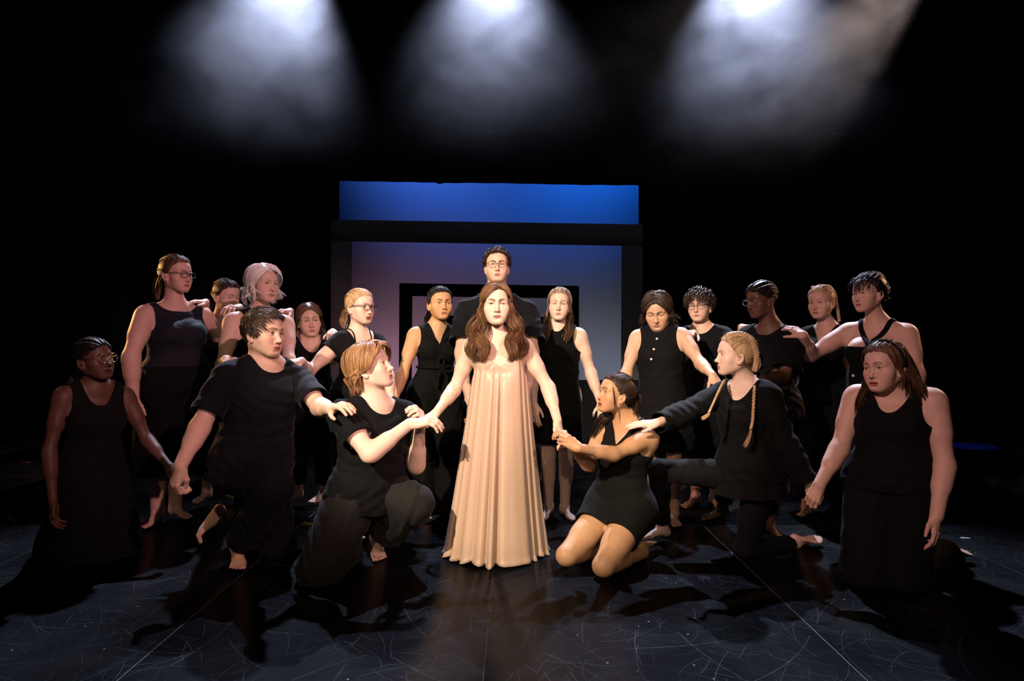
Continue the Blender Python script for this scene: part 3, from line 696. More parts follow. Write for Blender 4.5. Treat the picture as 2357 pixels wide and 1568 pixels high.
def spt(d, w=1., t=.009):
    """point above the scalp in direction d, t metres off the skin"""
    sh = d.shape; D = d.reshape(-1, 3); tt = np.broadcast_to(np.asarray(t, F4), sh[:-1]).reshape(-1) if np.ndim(t) else np.full(len(D), t, F4)
    u = D*A(.0735*w, .092, .083); L = np.linalg.norm(u, axis=1)[:, None]; u = u/L; P = SK_C+u*(L+tt[:, None])
    for _ in range(3):
        f = smin(ell(P, SK_C, (.0735*w, .092, .083)), ell(P, (0, .034, .03), (.060*w, .055, .062)), .03)
        P = P+u*np.clip(tt-f, -.02, .02)[:, None]
    return P.reshape(sh).astype(F4)
def slerp(a, b, t):
    c = np.clip((a*b).sum(-1, keepdims=True), -.999, .999); o = np.arccos(c); s = np.sin(o)
    return (np.sin((1-t)*o)*a+np.sin(t*o)*b)/s
def hairline_pts(n, rs, w=1., line=None, front=.09, back=-.11, up=.0):
    ly, lz = line or LINE
    th = rs.uniform(-math.pi, math.pi, n); y = .07*np.cos(th)
    for _ in range(12):
        z = np.interp(y, ly, lz)+up; r = np.sqrt(np.clip(1-((z-.032)/.086)**2, .02, 1)); y = .5*y+.5*(-.016+.092*r*np.cos(th))
    return np.stack([.0735*w*r*np.sin(th), y, z], 1).astype(F4)
def pulled(w, gather, n=240, seed=1, t=.0125, inner=.35, line=None, K=9, r=.0026, lift=.004):
    n = int(n*1.8); r = .0016
    # hair combed from the hairline to one gathering point
    rs = np.random.RandomState(seed); p = hairline_pts(n, rs, w, line); d0 = sdir(p)
    g = sdir(gather)
    k0 = np.where(rs.rand(n) < inner, rs.uniform(0, .7, n), 0)[:, None]
    g = g+rs.normal(0, .10, (n, 3)); g /= np.linalg.norm(g, axis=1)[:, None]
    tt = np.linspace(0, 1, K)[None, :, None]; tt = k0[..., None]+(1-k0[..., None])*tt
    mid = p*A(.75, 0, 0)+A(0, -.02, .118); mid = sdir(mid)
    D = slerp(d0[:, None], g[:, None], tt); D2 = slerp(slerp(d0[:, None], mid[:, None], tt), slerp(mid[:, None], g[:, None], tt), tt)
    D = np.where((p[:, 1] > .02)[:, None, None], D2, D); D /= np.linalg.norm(D, axis=2)[..., None]
    th = (t+.001)*np.where(k0 > 0, 1, np.minimum(1, .22+tt[..., 0]*6.5))+rs.uniform(0, lift, (n, 1))*np.sin(tt[..., 0]*math.pi)
    return strands(spt(D, w, th), r*np.interp(np.linspace(0, 1, K), [0, .15, .9, 1], [.3, 1, 1, .5]), seed=seed)
def bundle(spine, rad, n=60, seed=2, K=13, r=.0026, wave=0., wl=9., flat=.7, taper=True, fray=.12):
    """lock of hair along a spine: n strands spread over its section"""
    n = int(n*1.8); r = 0.0017
    rs = np.random.RandomState(seed); S = spline(spine, K)
    tg = np.gradient(S, axis=0); tg /= np.linalg.norm(tg, axis=1)[:, None]
    ref = A(1, 0, 0) if abs(tg[0][0]) < .8 else A(0, 1, 0)
    a = np.cross(tg, ref); a /= np.linalg.norm(a, axis=1)[:, None]; b = np.cross(tg, a)
    u = np.linspace(0, 1, K); R = np.interp(u, np.linspace(0, 1, len(rad)), rad)
    th = rs.uniform(0, 2*math.pi, n); rho = np.sqrt(rs.uniform(.05, 1, n)); ph = rs.uniform(0, 6.28, n)
    wv = wave*np.sin(wl*u[None]+ph[:, None]*.35+seed)*np.minimum(1, u*2.5)[None]
    wv2 = wave*.7*np.cos(wl*.8*u[None]+ph[:, None]*.5)*np.minimum(1, u*2.5)[None]
    fr = 1+fray*rs.normal(0, 1, (n, 1))*u[None]**2
    ca = (np.cos(th)*rho)[:, None]*R[None]*fr+wv; sb = (np.sin(th)*rho*flat)[:, None]*R[None]*fr+wv2
    P = S[None]+ca[..., None]*b[None]+sb[..., None]*a[None]
    ln = 1-rs.uniform(0, .10, (n, 1))*np.ones((1, K))
    P = S[:1][None]*0+P
    e = rs.uniform(-.012, .012, (n, 1))*u[None]**3
    P = P+e[..., None]*tg[None]*1.5
    rr = r*np.interp(u, [0, .1, .75, 1], [.7, 1, 1, .25 if taper else .8])
    return strands(P, rr, seed=seed)
def curtain(w, part=.0, n=260, seed=3, fr=((.085, .07, -.12), (.10, .06, -.32)), bk=((.05, -.105, -.10), (.05, -.13, -.30)), t=.012, K=15, r=.0028, wave=.0, wl=10., curl=0., side=0, y0=.062, y1=-.085, lenv=.10, spread=.012, ear=.0):
    """parted hair falling at both sides: fr / bk = (mid, end) of the foremost and rearmost lock of the +x side"""
    n = int(n*1.9); r = 0.0018
    rs = np.random.RandomState(seed)
    nc = max(n//11, 6); cl = rs.randint(0, nc, n); cu = rs.uniform(0, 1, nc); cs = np.where(np.arange(nc) % 2 == 0, -1., 1.) if not side else np.full(nc, float(side))
    u = np.clip(cu[cl]+rs.normal(0, .025, n), 0, 1); sg = cs[cl]
    y = y0+(y1-y0)*u**.9
    q = np.maximum(1-((y+.016)/.096)**2, .05)
    root = np.stack([part+rs.normal(0, .003, n)+sg*.002, y, .032+.083*np.sqrt(q)], 1)
    d0 = sdir(root); d1 = np.stack([sg*(1-.55*u**3), .42-1.5*u, -.35-.25*u+0*u], 1); d1 += rs.normal(0, .05, (n, 3)); d1 /= np.linalg.norm(d1, axis=1)[:, None]
    k1 = K//2; tt = np.linspace(0, 1, k1)[None, :, None]
    D = slerp(d0[:, None], d1[:, None], tt)
    th = (t+rs.uniform(0, .006, (n, 1)))*np.minimum(1, .5+tt[..., 0]*2)
    P1 = spt(D, w, th)
    fm, fe, bm, be = (np.array(v, F4) for v in (fr[0], fr[1], bk[0], bk[1]))
    uu = u[:, None]; sgn = np.stack([sg, np.ones(n), np.ones(n)], 1)
    mid = (fm*(1-uu)+bm*uu)*sgn+rs.normal(0, spread, (nc, 3))[cl]+rs.normal(0, spread*.35, (n, 3)); end = (fe*(1-uu)+be*uu)*sgn+rs.normal(0, spread*1.3, (nc, 3))[cl]+rs.normal(0, spread*.35, (n, 3))
    end[:, 2] += rs.uniform(-.2, 1, nc)[cl]*lenv*.4+rs.uniform(-.1, 1, n)*lenv*.12
    p0 = P1[:, -1]; t0 = (P1[:, -1]-P1[:, -2])*2.
    k2 = K-k1; v = np.linspace(0, 1, k2+1)[1:][None, :, None]
    c1 = p0+t0
    # quartic-ish blend p0 -> mid -> end
    B0 = (1-v)**3; B1 = 3*v*(1-v)**2; B2 = 3*v*v*(1-v); B3 = v**3
    m2 = mid+(mid-(p0+end)/2)*.35
    P2 = B0*p0[:, None]+B1*((c1+m2)/2)[:, None]+B2*m2[:, None]+B3*end[:, None]
    vv = v[..., 0]; ph = rs.uniform(0, 6.28, nc)[cl][:, None]+rs.normal(0, .25, (n, 1))
    P2[..., 0] += wave*np.sin(wl*vv+ph)*vv**.6; P2[..., 1] += wave*.8*np.cos(wl*vv+ph*1.3)*vv**.6
    if curl: P2[..., 1] += curl*np.maximum(vv-.75, 0)*4; P2[..., 2] += abs(curl)*np.maximum(vv-.8, 0)*2
    P = np.concatenate([P1, P2], 1)
    return strands(P, r*np.interp(np.linspace(0, 1, K), [0, .08, .85, 1], [.5, 1, 1, .35]), seed=seed)
def crop_hair(w, n=420, seed=4, crown=(0.01, -.055, .115), step=.55, lift=.012, K=7, r=.0027, line=None, fringe=0., sweep=(0, 0, 0), wave=0., t=.007, rough=.2, tip=0.):
    """short hair lying away from the crown; sweep bends it"""
    n = int(n*1.8); r = 0.0017
    rs = np.random.RandomState(seed)
    p = rs.normal(size=(n*3, 3)); p /= np.linalg.norm(p, axis=1)[:, None]
    q = spt(p.astype(F4), w, 0.); ly, lz = line or LINE
    ok = q[:, 2] > np.interp(q[:, 1], ly, lz)+.004; d = p[ok][:n].astype(F4); n = len(d)
    c = sdir(crown); away = d-c*(d@c)[:, None]; away -= 0
    tdir = away-d*(away*d).sum(1)[:, None]; tdir = tdir/np.maximum(np.linalg.norm(tdir, axis=1), .05)[:, None]
    fld = np.stack([np.sin(d[:, 0]*7+d[:, 2]*5+seed), np.sin(d[:, 1]*8+d[:, 0]*4+2*seed), np.sin(d[:, 2]*7+d[:, 1]*6+seed)], 1)*rough*1.3
    tdir += np.array(sweep, F4)+fld+rs.normal(0, rough*.35, (n, 3)); tdir -= d*(tdir*d).sum(1)[:, None]
    tdir /= np.maximum(np.linalg.norm(tdir, axis=1), .05)[:, None]
    L = step*(1+rs.uniform(-.25, .25, n)); fz = (q[ok][:n, 1] > .03)
    L = L*np.where(fz, 1+fringe, 1)
    s = np.linspace(0, 1, K)[None, :, None]*L[:, None, None]
    D = d[:, None]*np.cos(s)+tdir[:, None]*np.sin(s)
    u = np.linspace(0, 1, K)[None]
    th = t+lift*np.sin(u*math.pi*(.75+.25*(1-tip)))*rs.uniform(.5, 1.3, (n, 1))
    P = spt(D, w, th.astype(F4))
    if wave: P += wave*np.sin(u*9+rs.uniform(0, 6, (n, 1)))[..., None]*rs.normal(0, 1, (n, 1, 3))
    return strands(P, r*np.interp(np.linspace(0, 1, K), [0, .15, .7, 1], [.5, 1, 1, .25]), seed=seed)
def braid(spine, r=.012, n=44, turns=9, taper=.75):
    """three interwoven strands along a spine"""
    S = spline(spine, n); u = np.linspace(0, 1, n); tg = np.gradient(S, axis=0); tg /= np.linalg.norm(tg, axis=1)[:, None]
    ref = A(0, 1, 0) if abs(tg[0][1]) < .8 else A(1, 0, 0)
    a = np.cross(tg, ref); a /= np.linalg.norm(a, axis=1)[:, None]; b = np.cross(tg, a)
    R = r*(1-(1-taper)*u); out = []
    for k in range(3):
        ph = 2*math.pi*turns*u+k*2*math.pi/3
        P = S+a*(np.sin(ph)*R*.75)[:, None]+b*(np.sin(2*ph)*R*.42)[:, None]
        out.append(tube(P, R*.62, 6))
    return merge(*out)
def rows(w, gather, n=11, seed=0, r=.0075, line=None, K=26, tilt=.0):
    """cornrows: ridged plaits lying from the hairline to the back"""
    out = []; g = sdir(gather)
    for i in range(n):
        a = -1.25+2.5*i/(n-1)
        p = A(math.sin(a)*.066*w, .074*math.cos(a*1.05)-.004, .064-.028*abs(a)**1.6)
        d0 = sdir(p); gg = nrm(g+A(math.sin(a)*.35, 0, .12*(1-abs(a))))
        t = np.linspace(0, 1, K)[:, None]; D = slerp(np.broadcast_to(d0, (K, 3)), np.broadcast_to(gg, (K, 3)), t)
        P = spt(D, w, .006)
        out.append(tube(P, r*(.8+.25*np.sin(np.arange(K)*2.1)), 6))
    return merge(*out)

# ------------------------------------------------------------------ glasses
def make_glasses(par, X, w, shape, fmat, lmat, r=.0016, hx=.0225, hz=.0165, pw=2.6):
    """X maps the head frame to the world"""
    fr = []; th = np.linspace(0, 2*math.pi, 29)
    lens = []
    for s in (-1, 1):
        c = np.cos(th); q = np.sin(th)
        x = s*.0325*w+hx*np.sign(c)*np.abs(c)**(2/pw); z = -.003+hz*np.sign(q)*np.abs(q)**(2/pw)
        y = .1005-((np.abs(x)-.01)*3.2)**2*.045
        P = np.stack([x, y, z], 1)
        fr.append(tube(P, r, 6))
        V = np.concatenate([[[s*.0325*w, .1005, -.003]], P[:-1]]); m = len(P)-1
        lens.append((V.astype(F4), np.array([(0, 1+j, 1+(j+1) % m) if s < 0 else (0, 1+(j+1) % m, 1+j) for j in range(m)])))
        fr.append(tube(spline([(s*(.0325*w+hx), .088, .006), (s*.074*w, .070, .006), (s*.0795*w, .02, .004), (s*.079*w, -.006, .002), (s*.077*w, -.024, -.014)], 12), r*1.05, 6))
    fr.append(tube(spline([(-.0325*w+hx-.002, .099, .003), (0, .1045, .005), (.0325*w-hx+.002, .099, .003)], 7), r, 6))
    V, T = merge(*fr)
    f = obj('glasses', X(V), T, fmat, par)
    for V, T in lens: obj('lens', X(V), T, lmat, f)
    return f

# ------------------------------------------------------------------ persons
def at(px, py, d): return A((px-CX)/FPX*d, d, EYE_Z-(py-CY)/FPX*d)
def reach(p, px, py, L, sg):
    """the point on the sight line of pixel (px, py) that is L away from p, nearer (-) or farther (+)"""
    o = A(0, 0, EYE_Z); r = nrm(at(px, py, 1.)-o); q = p-o; b = float(q@r); c = float(q@q)-L*L; D = b*b-c
    if D <= 0:
        x = o+r*b
        return p+nrm(x-p)*L
    return o+r*(b+(math.sqrt(D) if sg == '+' else -math.sqrt(D)))
def two_bone(S, w, px, py, L1, L2, label=''):
    """elbow between shoulder S and wrist w, on the side whose picture lies nearest pixel (px, py)"""
    D = float(np.linalg.norm(w-S))
    if D > (L1+L2)*.985:
        if DEBUG: print('STRETCH', label[:30], round(D/(L1+L2), 2))
        k = D/(L1+L2)/.985; L1, L2 = L1*k, L2*k
    x = nrm(w-S); t = (D*D+L1*L1-L2*L2)/(2*D); r = math.sqrt(max(L1*L1-t*t, 0)); a = nrm(np.cross(x, A(0, 0, 1) if abs(x[2]) < .9 else A(1, 0, 0))); b = np.cross(x, a)
    c = [S+x*t+(a*math.cos(q)+b*math.sin(q))*r for q in np.linspace(0, 2*math.pi, 48, endpoint=False)]
    f = lambda e: math.hypot(CX+e[0]/e[1]*FPX-px, CY-(e[2]-EYE_Z)/e[1]*FPX-py)+e[2]*8
    return [min(c, key=f), w]
PROF_F = dict(t=[0, .14, .28, .42, .55, .68, .80, .90, 1.0], w=[.158, .166, .146, .122, .126, .140, .146, .120, .066], d=[.105, .108, .096, .084, .090, .100, .094, .074, .056], s=[-.012, -.008, .0, .006, .006, .002, -.004, -.012, -.012])
PROF_M = dict(t=[0, .14, .28, .42, .55, .68, .80, .90, 1.0], w=[.150, .158, .152, .144, .150, .166, .170, .140, .074], d=[.104, .106, .102, .098, .104, .114, .108, .084, .062], s=[-.012, -.008, .0, .004, .004, .004, .0, -.010, -.012])
EYES = {}
def eye_mesh():
    u = np.linspace(0, math.pi, 13); m = 18; v = np.linspace(0, 2*math.pi, m, endpoint=False)
    p = np.stack([np.sin(u)[:, None]*np.cos(v), np.cos(u)[:, None]*np.ones(m), np.sin(u)[:, None]*np.sin(v)], -1).reshape(-1, 3)
    q = np.array([(i*m+j, i*m+(j+1) % m, (i+1)*m+(j+1) % m, (i+1)*m+j) for i in range(12) for j in range(m)])
    return p.astype(F4), q
class Person:
    def __init__(s, label, d, H, yaw, pel, nb, head, sex='f', fat=1., skin=(.62, .40, .30), hair=(.1, .05, .03), h=None, sw=None, lift=(0, 0), hyaw=None,
                 armA=None, armB=None, handA=None, handB=None, legA=None, legB=None, footA=None, footB=None, bust=1., gaze=(0, 0), iris=(.06, .035, .022), res=.013, armr=1., legr=1., neckr=1., fine=None, feet=True):
        s.k = H/1.68; s.d = d; s.sex = sex; s.fat = fat; s.skin = np.array(skin); s.hairc = np.array(hair); s.h = h or {}; s.bust = bust; s.res = res; s.neckr = neckr; s.feet_on = feet; s.fine = fine or (1.10 if d < 4.2 else 1.42)
        cor = math.degrees(math.atan((CX-head[0])/FPX)); yaw = yaw+cor; hyaw = None if hyaw is None else hyaw+cor
        k = s.k
        J = lambda j: at(j[0], j[1], d+(j[2] if len(j) > 2 else 0.))
        s.pel, s.nb = J(pel), J(nb)
        side = lambda y: A(-math.cos(math.radians(y)), -math.sin(math.radians(y)), 0)
        s.u = nrm(s.nb-s.pel); s.a = side(yaw); s.a = nrm(s.a-(s.a@s.u)*s.u); s.f = np.cross(s.u, s.a)
        ha = side(yaw if hyaw is None else hyaw); s.ha = nrm(ha-(ha@s.u)*s.u)
        sw = (sw or (.165 if sex == 'f' else .190))*k
        s.sh = [s.nb+s.a*sw*sg-s.u*(.040*k)+A(0, 0, lift[i])-s.f*.012 for i, sg in enumerate((1, -1))]
        s.hip = [s.pel+s.ha*.083*k*sg*fat**.5 for sg in (1, -1)]
        UA, FA, TH, SH = .285*k, .245*k, .415*k, .405*k
        s.arms, s.legs = [], []
        for i, (arm, sg) in enumerate(((armA, 1), (armB, -1))):
            p = s.sh[i]
            if arm is None:
                e = p+nrm(A(0, 0, -1)+s.a*sg*.16)*UA; w = e+nrm(A(0, 0, -1)+s.f*.25+s.a*sg*.02)*FA
            else:
                if isinstance(arm[1], np.ndarray) and not isinstance(arm[0], np.ndarray): q = two_bone(p, arm[1], arm[0][0], arm[0][1], UA, FA, label)
                else:
                    q = []
                    for j, L in zip(arm, (UA, FA)):
                        p2 = j if isinstance(j, np.ndarray) else reach(p, j[0], j[1], L*(j[3] if len(j) > 3 else 1), j[2]) if isinstance(j[2], str) else J(j)
                        q.append(p2); p = p2
                e, w = q
            s.arms.append((s.sh[i], e, w))
        for i, (leg, sg) in enumerate(((legA, 1), (legB, -1))):
            p = s.hip[i]
            if leg is None:
                gz = .078*k; kn = p+(A(p[0], p[1], gz)-p)*.505+s.f*.012; an = A(p[0], p[1], gz)-s.f*.015
            else:
                q = []
                for j, L in zip(leg, (TH, SH)):
                    p2 = j if isinstance(j, np.ndarray) else reach(p, j[0], j[1], L*(j[3] if len(j) > 3 else 1), j[2]) if isinstance(j[2], str) else J(j)
                    q.append(p2); p = p2
                kn, an = q
            s.legs.append((s.hip[i], kn, an))
        if DEBUG:
            print('LEN %-40s torso %.2f(%.2f)' % (label[:40], np.linalg.norm(s.nb-s.pel)/k, .53), 'arms', ['%.2f %.2f' % (np.linalg.norm(b-a)/k, np.linalg.norm(c-b)/k) for a, b, c in s.arms],
                  'legs', ['%.2f %.2f' % (np.linalg.norm(b-a)/k, np.linalg.norm(c-b)/k) for a, b, c in s.legs], 'hip z %.2f' % s.pel[2], 'ankle z', ['%.2f' % l[2][2] for l in s.legs], 'knee z', ['%.2f' % l[1][2] for l in s.legs])
        # frames
        hx, hy, hz, yw, pt, rl = head[:6]; yw += cor; s.hs = (head[6] if len(head) > 6 else 1.)*(.93+.07*k)
        s.hc = at(hx, hy, d+hz)
        R = _rot((0, 0, 1), math.radians(yw))@_rot((1, 0, 0), 0)
        base = np.stack([A(-1, 0, 0), A(0, -1, 0), A(0, 0, 1)], 1)      # x = person's right, y forward to the camera
        s.HR = _rot((0, 0, 1), math.radians(yw))@base@_rot((1, 0, 0), math.radians(pt))@_rot((0, 1, 0), math.radians(rl))
        s.X = lambda V: (np.asarray(V, F4)*s.hs)@s.HR.T+s.hc
        s.Xi = lambda P: ((P-s.hc)@s.HR)/s.hs
        s.ntop = s.X(A(0, -.022, -.055)[None])[0]; s.nbase = s.nb+s.u*.0-s.f*.010
        s.nr = ((.047 if sex == 'f' else .056)*k*neckr*s.hs**.0, (.055 if sex == 'f' else .066)*k*neckr)
        s.armr = armr; s.legr = legr
        T = PROF_F if sex == 'f' else PROF_M
        fw = np.interp(T['t'], [0, .3, .6, 1], [fat, fat**1.25, fat, fat**.4])
        s.T = [table(T['t'], np.array(T['w'])*k*fw), table(T['t'], np.array(T['d'])*k*fw**1.05), table(T['t'], np.array(T['s'])*k)]
        s.hand = []
        for i, hd in enumerate((handA, handB)):
            S0, e, w = s.arms[i]; hd = dict(hd or {}); fo = nrm(w-e)
            y = nrm(hd.get('dir', fo)); n = np.asarray(hd.get('nrm', s.a*(1 if i == 0 else -1)+s.f*.3), F4); z = nrm(n-(n@y)*y)
            x = np.cross(y, z)*(-1 if i == 0 else 1)*(-1 if hd.get('flip') else 1)
            s.hand.append((np.stack([x, y, z], 1), hd.get('pose', 'rest'), hd.get('scale', 1.)*k*(.96 if sex == 'f' else 1.04)))
        s.foot = []
        for i, fd in enumerate((footA, footB)):
            hp, kn, an = s.legs[i]; fd = dict(fd or {}); sh = nrm(kn-an)
            y = nrm(fd.get('dir', s.f*A(1, 1, 0)+s.a*(.2 if i == 0 else -.2))); z = np.asarray(fd.get('up', (0, 0, 1)), F4); z = nrm(z-(z@y)*y)
            x = np.cross(y, z)*(-1 if i == 0 else 1)          # big toe on the inner side
            s.foot.append((np.stack([x, y, z], 1), fd.get('toe', 0.), k*(.90 if sex == 'f' else .98)*fd.get('scale', 1.)))
        s.root = empty('person', tuple(float(v) for v in (s.pel[0], s.pel[1], 0.)), label, 'person')
        s.gaze = gaze; s.iris = iris; s.parts = {}; s.make_body()
    # -- fields
    def torso(s, P, o=0., part='all'):
        k = s.k
        d = loft(P, s.pel-s.u*.02*k, s.nb, s.ha, s.a, s.T, o)
        for sg in (1, -1):
            gl = s.pel+s.ha*sg*.078*k-np.cross(s.u, s.ha)*.052*k-s.u*.02*k
            d = smin(d, ell(P, gl, np.array((.088,)*3)*k*s.fat+o), .06)
            if s.sex == 'f' and s.bust > 0:
                L = float(np.linalg.norm(s.nb-s.pel))
                d = smin(d, ell(P, s.pel+s.u*L*.66+s.a*sg*.072*k*s.fat**.5+s.f*(.070*k*s.fat), A(.060, .060, .060)*k*s.bust+o), .055+.25*o)
        for i in (0, 1):
            sh = s.sh[i]
            d = smin(d, cone(P, s.nb-s.u*.015*k-s.f*.012, sh-(sh-s.nb)*.08, .050*k+o, .046*k*s.armr+o), .05)
            d = smin(d, cone(P, s.nb+s.u*.05*k-s.f*.02, sh-(sh-s.nb)*.35+s.u*.012, .036*k+o, .030*k+o), .05)
            d = smin(d, cone(P, s.pel+s.u*.36*k+s.a*(.10 if i == 0 else -.10)*k*s.fat, sh-s.u*.05*k, .05*k+o, .040*k+o), .06)
        return d
    def neck(s, P): return cone(P, s.nbase, s.ntop, s.nr[1], s.nr[0])
    def arm(s, P, i, o=0., lo=1., o2=None):
        S, e, w = s.arms[i]; k = s.k*s.armr*(1.12 if s.sex == 'm' else 1.); o2 = o if o2 is None else o2
        d = cone(P, S, e, .046*k+o, .0375*k+o2)
        d = smin(d, cone(P, S+(e-S)*.12, S+(e-S)*.5, .044*k+o, .043*k+o), .04)
        if lo > 0:
            ax = nrm(w-e)
            d = smin(d, cone(P, e, w, .037*k+o2, .0255*k+o2), .02)
            d = smin(d, cone(P, e+(w-e)*.12, e+(w-e)*.42, .039*k+o2, .034*k+o2), .03)
        return d
    def leg(s, P, i, o=0., o2=None, full=True):
        h, kn, an = s.legs[i]; k = s.k*s.legr*(s.fat**.6); o2 = o if o2 is None else o2
        bx = nrm(an-kn); side = nrm(np.cross(kn-h, an-kn)+s.ha*.15); fw = np.cross(s.ha, bx); fw = nrm(fw if fw@s.f > -.2 else -fw)
        d = cone(P, h+(kn-h)*.03, kn, .083*k+o, .054*k+o2)
        d = smin(d, cone(P, h+(kn-h)*.2, h+(kn-h)*.6, .076*k+o, .068*k+o), .04)
        if full:
            bend = nrm((kn-h)/np.linalg.norm(kn-h)-(an-kn)/np.linalg.norm(an-kn)+s.f*.25)      # towards the front of the knee
            d = smin(d, cone(P, kn, an, .050*k+o2, .0345*k+o2), .02)
            d = smin(d, cone(P, kn+(an-kn)*.16-bend*.016*k, kn+(an-kn)*.45-bend*.014*k, .046*k+o2, .040*k+o2), .035)
            d = smin(d, ell(P, kn+bend*.018*k, (.036*k+o2,)*3), .03)
        return d
    def body(s, P):
        d = smin(s.torso(P), s.neck(P), .035)
        for i in (0, 1):
            q = np.exp(-(np.linalg.norm(P-s.sh[i], axis=1)/.11)**2)
            d = smin(d, s.arm(P, i), .006+.045*q)
        l0, l1 = s.leg(P, 0), s.leg(P, 1)
        q = np.exp(-(np.linalg.norm(P-s.pel, axis=1)/.16)**2)
        return smin(d, smin(l0, l1, .006+.03*q), .012+.05*q)
    def bounds(s, pts, m):
        lo = np.min(pts, 0)-m; hi = np.max(pts, 0)+m
        return lo, hi
    def own(s, V, kind, i):
        f = [('a', 0, s.arm(V, 0)), ('a', 1, s.arm(V, 1)), ('l', 0, s.leg(V, 0)), ('l', 1, s.leg(V, 1)), ('t', 0, s.torso(V))]
        me = [q for k_, j, q in f if (k_, j) == (kind, i)][0]
        return np.all([me <= q+.001 for _, _, q in f], axis=0)
    def surf(s, P, off, it=6):
        """moves points onto the trunk, off metres above the skin"""
        P = np.array(P, F4); F = lambda q: smin(s.torso(q), s.neck(q), .035)
        for _ in range(it):
            e = F4(.002); f0 = F(P); g = np.stack([F(P+A(*(e if k == j else 0 for j in range(3))))-f0 for k in range(3)], 1)/e
            P = P-np.clip((f0-off)/np.maximum((g*g).sum(1), .3), -.03, .03)[:, None]*g
        return P
    def hit(s, px, py, off=.012):
        """where the sight line of a pixel first meets the trunk"""
        dd = np.linspace(s.d-.45, s.d+.25, 500); P = np.stack([at(px, py, q) for q in dd]); f = s.torso(P, off)
        return P[int(np.argmax(f < 0))] if (f < 0).any() else P[int(np.argmin(f))]
    def band(s, pts, off, width, thick=.004):
        """a flat strap laid along points on the trunk"""
        P = s.surf(pts, off); F = lambda q: smin(s.torso(q), s.neck(q), .035); e = F4(.003); f0 = F(P)
        g = np.stack([F(P+A(*(e if k == j else 0 for j in range(3))))-f0 for k in range(3)], 1); g /= np.maximum(np.linalg.norm(g, axis=1), 1e-9)[:, None]
        tg = np.gradient(P, axis=0); b = np.cross(g, tg); b /= np.maximum(np.linalg.norm(b, axis=1), 1e-9)[:, None]; n = len(P)
        R = [P-b*width/2-g*thick, P-b*width/2+g*thick*.6, P+g*thick, P+b*width/2+g*thick*.6, P+b*width/2-g*thick]
        V = np.stack(R, 1).reshape(-1, 3); Q = np.array([(i*5+j, i*5+j+1, (i+1)*5+j+1, (i+1)*5+j) for i in range(n-1) for j in range(4)])
        return V.astype(F4), Q[:, ::-1]
    def make_body(s):
        M, C = [], []
        pts = np.array([p for l in s.arms+s.legs for p in l]+[s.nb, s.ntop])
        lo, hi = s.bounds(pts, .16)
        V, Q = isosurf(s.body, *[grid(lo[i], hi[i], s.res) for i in range(3)])
        na = nrm(s.ntop-s.nbase); nc = s.nbase+(s.ntop-s.nbase)*.30
        V, T = clip(V, Q, np.where((s.neck(V) < .03) & (np.linalg.norm(V-nc, axis=1) < .16), -((V-nc)@na)+.001, 1.))
        for i in (0, 1):
            S, e, w = s.arms[i]; ax = nrm(w-e); c = w-ax*.045*s.k
            near = (np.linalg.norm(V-w, axis=1) < .13*s.k) & s.own(V, 'a', i)
            V, T = clip(V, T, np.where(near, -((V-c)@ax)+.001, 1.))
            h, kn, an = s.legs[i]; ax = nrm(an-kn); c = an-ax*.075*s.k
            near = (np.linalg.norm(V-an, axis=1) < .16*s.k) & s.own(V, 'l', i)
            V, T = clip(V, T, np.where(near, -((V-c)@ax)+.001, 1.))
        M.append((V, T)); C.append(np.tile(s.skin, (len(V), 1)))
        # head
        nb_l = s.Xi(s.nbase[None])[0]; nt_l = s.Xi(s.ntop[None])[0]; r0, r1 = s.nr[1]/s.hs, s.nr[0]/s.hs
        def f(P):
            d = smin(head_field(P, s.h), cone(P, nb_l, nt_l, r0, r1), .022)
            lo = P[:, 2] < -.06
            if lo.any(): d[lo] = smin(d[lo], (s.torso(s.X(P[lo]))/s.hs).astype(F4), .035/s.hs)
            return d
        V, Q = isosurf(f, *head_grid(s.fine))
        na_l = nrm(nt_l-nb_l); nc_l = nb_l+(nt_l-nb_l)*.30
        V, T = clip(V, Q, np.where(head_field(V, s.h) < .018, 1., (V-nc_l)@na_l+.001))
        C.append(head_tint(V, s.h, s.skin, s.hairc)); M.append((s.X(V), T))
        # hands
        for i in (0, 1):
            R, pose, sc = s.hand[i]; S, e, w = s.arms[i]; fing, th = hand_joints(HANDS[pose] if isinstance(pose, str) else pose)
            arm_l = R.T@nrm(e-w)
            pts = np.concatenate([f_ for f_ in fing]+[th, [arm_l*.08], [[0, 0, 0]]]); lo, hi = s.bounds(pts, .036)
            ka = s.k*s.armr*(1.12 if s.sex == 'm' else 1.); La = float(np.linalg.norm(w-e)); ra = (( .0255+.0115*.10*sc/La)*ka/sc, .0255*ka/sc)
            V, Q = isosurf(lambda P: hand_field(P, fing, th, arm_l, ra), *[grid(lo[j], hi[j], .0031*s.fine**.8) for j in range(3)])
            al = V@arm_l; V, T = clip(V, Q, np.where(np.linalg.norm(V-al[:, None]*arm_l, axis=1) < .06, .045*s.k/sc-al+.001, 1.))
            if i == (1 if np.linalg.det(R) > 0 else 0) and np.linalg.det(R) < 0: pass
            if np.linalg.det(R) < 0: T = T[:, ::-1]
            M.append(((V*sc)@R.T+w, T))
            c = np.tile(s.skin, (len(V), 1)); tips = np.array([f_[3] for f_ in fing])
            dm = np.min(np.linalg.norm(V[:, None]-tips[None], axis=2), axis=1)
            nail = np.array(s.skin)*A(1.06, .82, .80)
            c = c+(nail-c)*np.clip(1.3-dm/.016, 0, .7)[:, None]
            C.append(c)
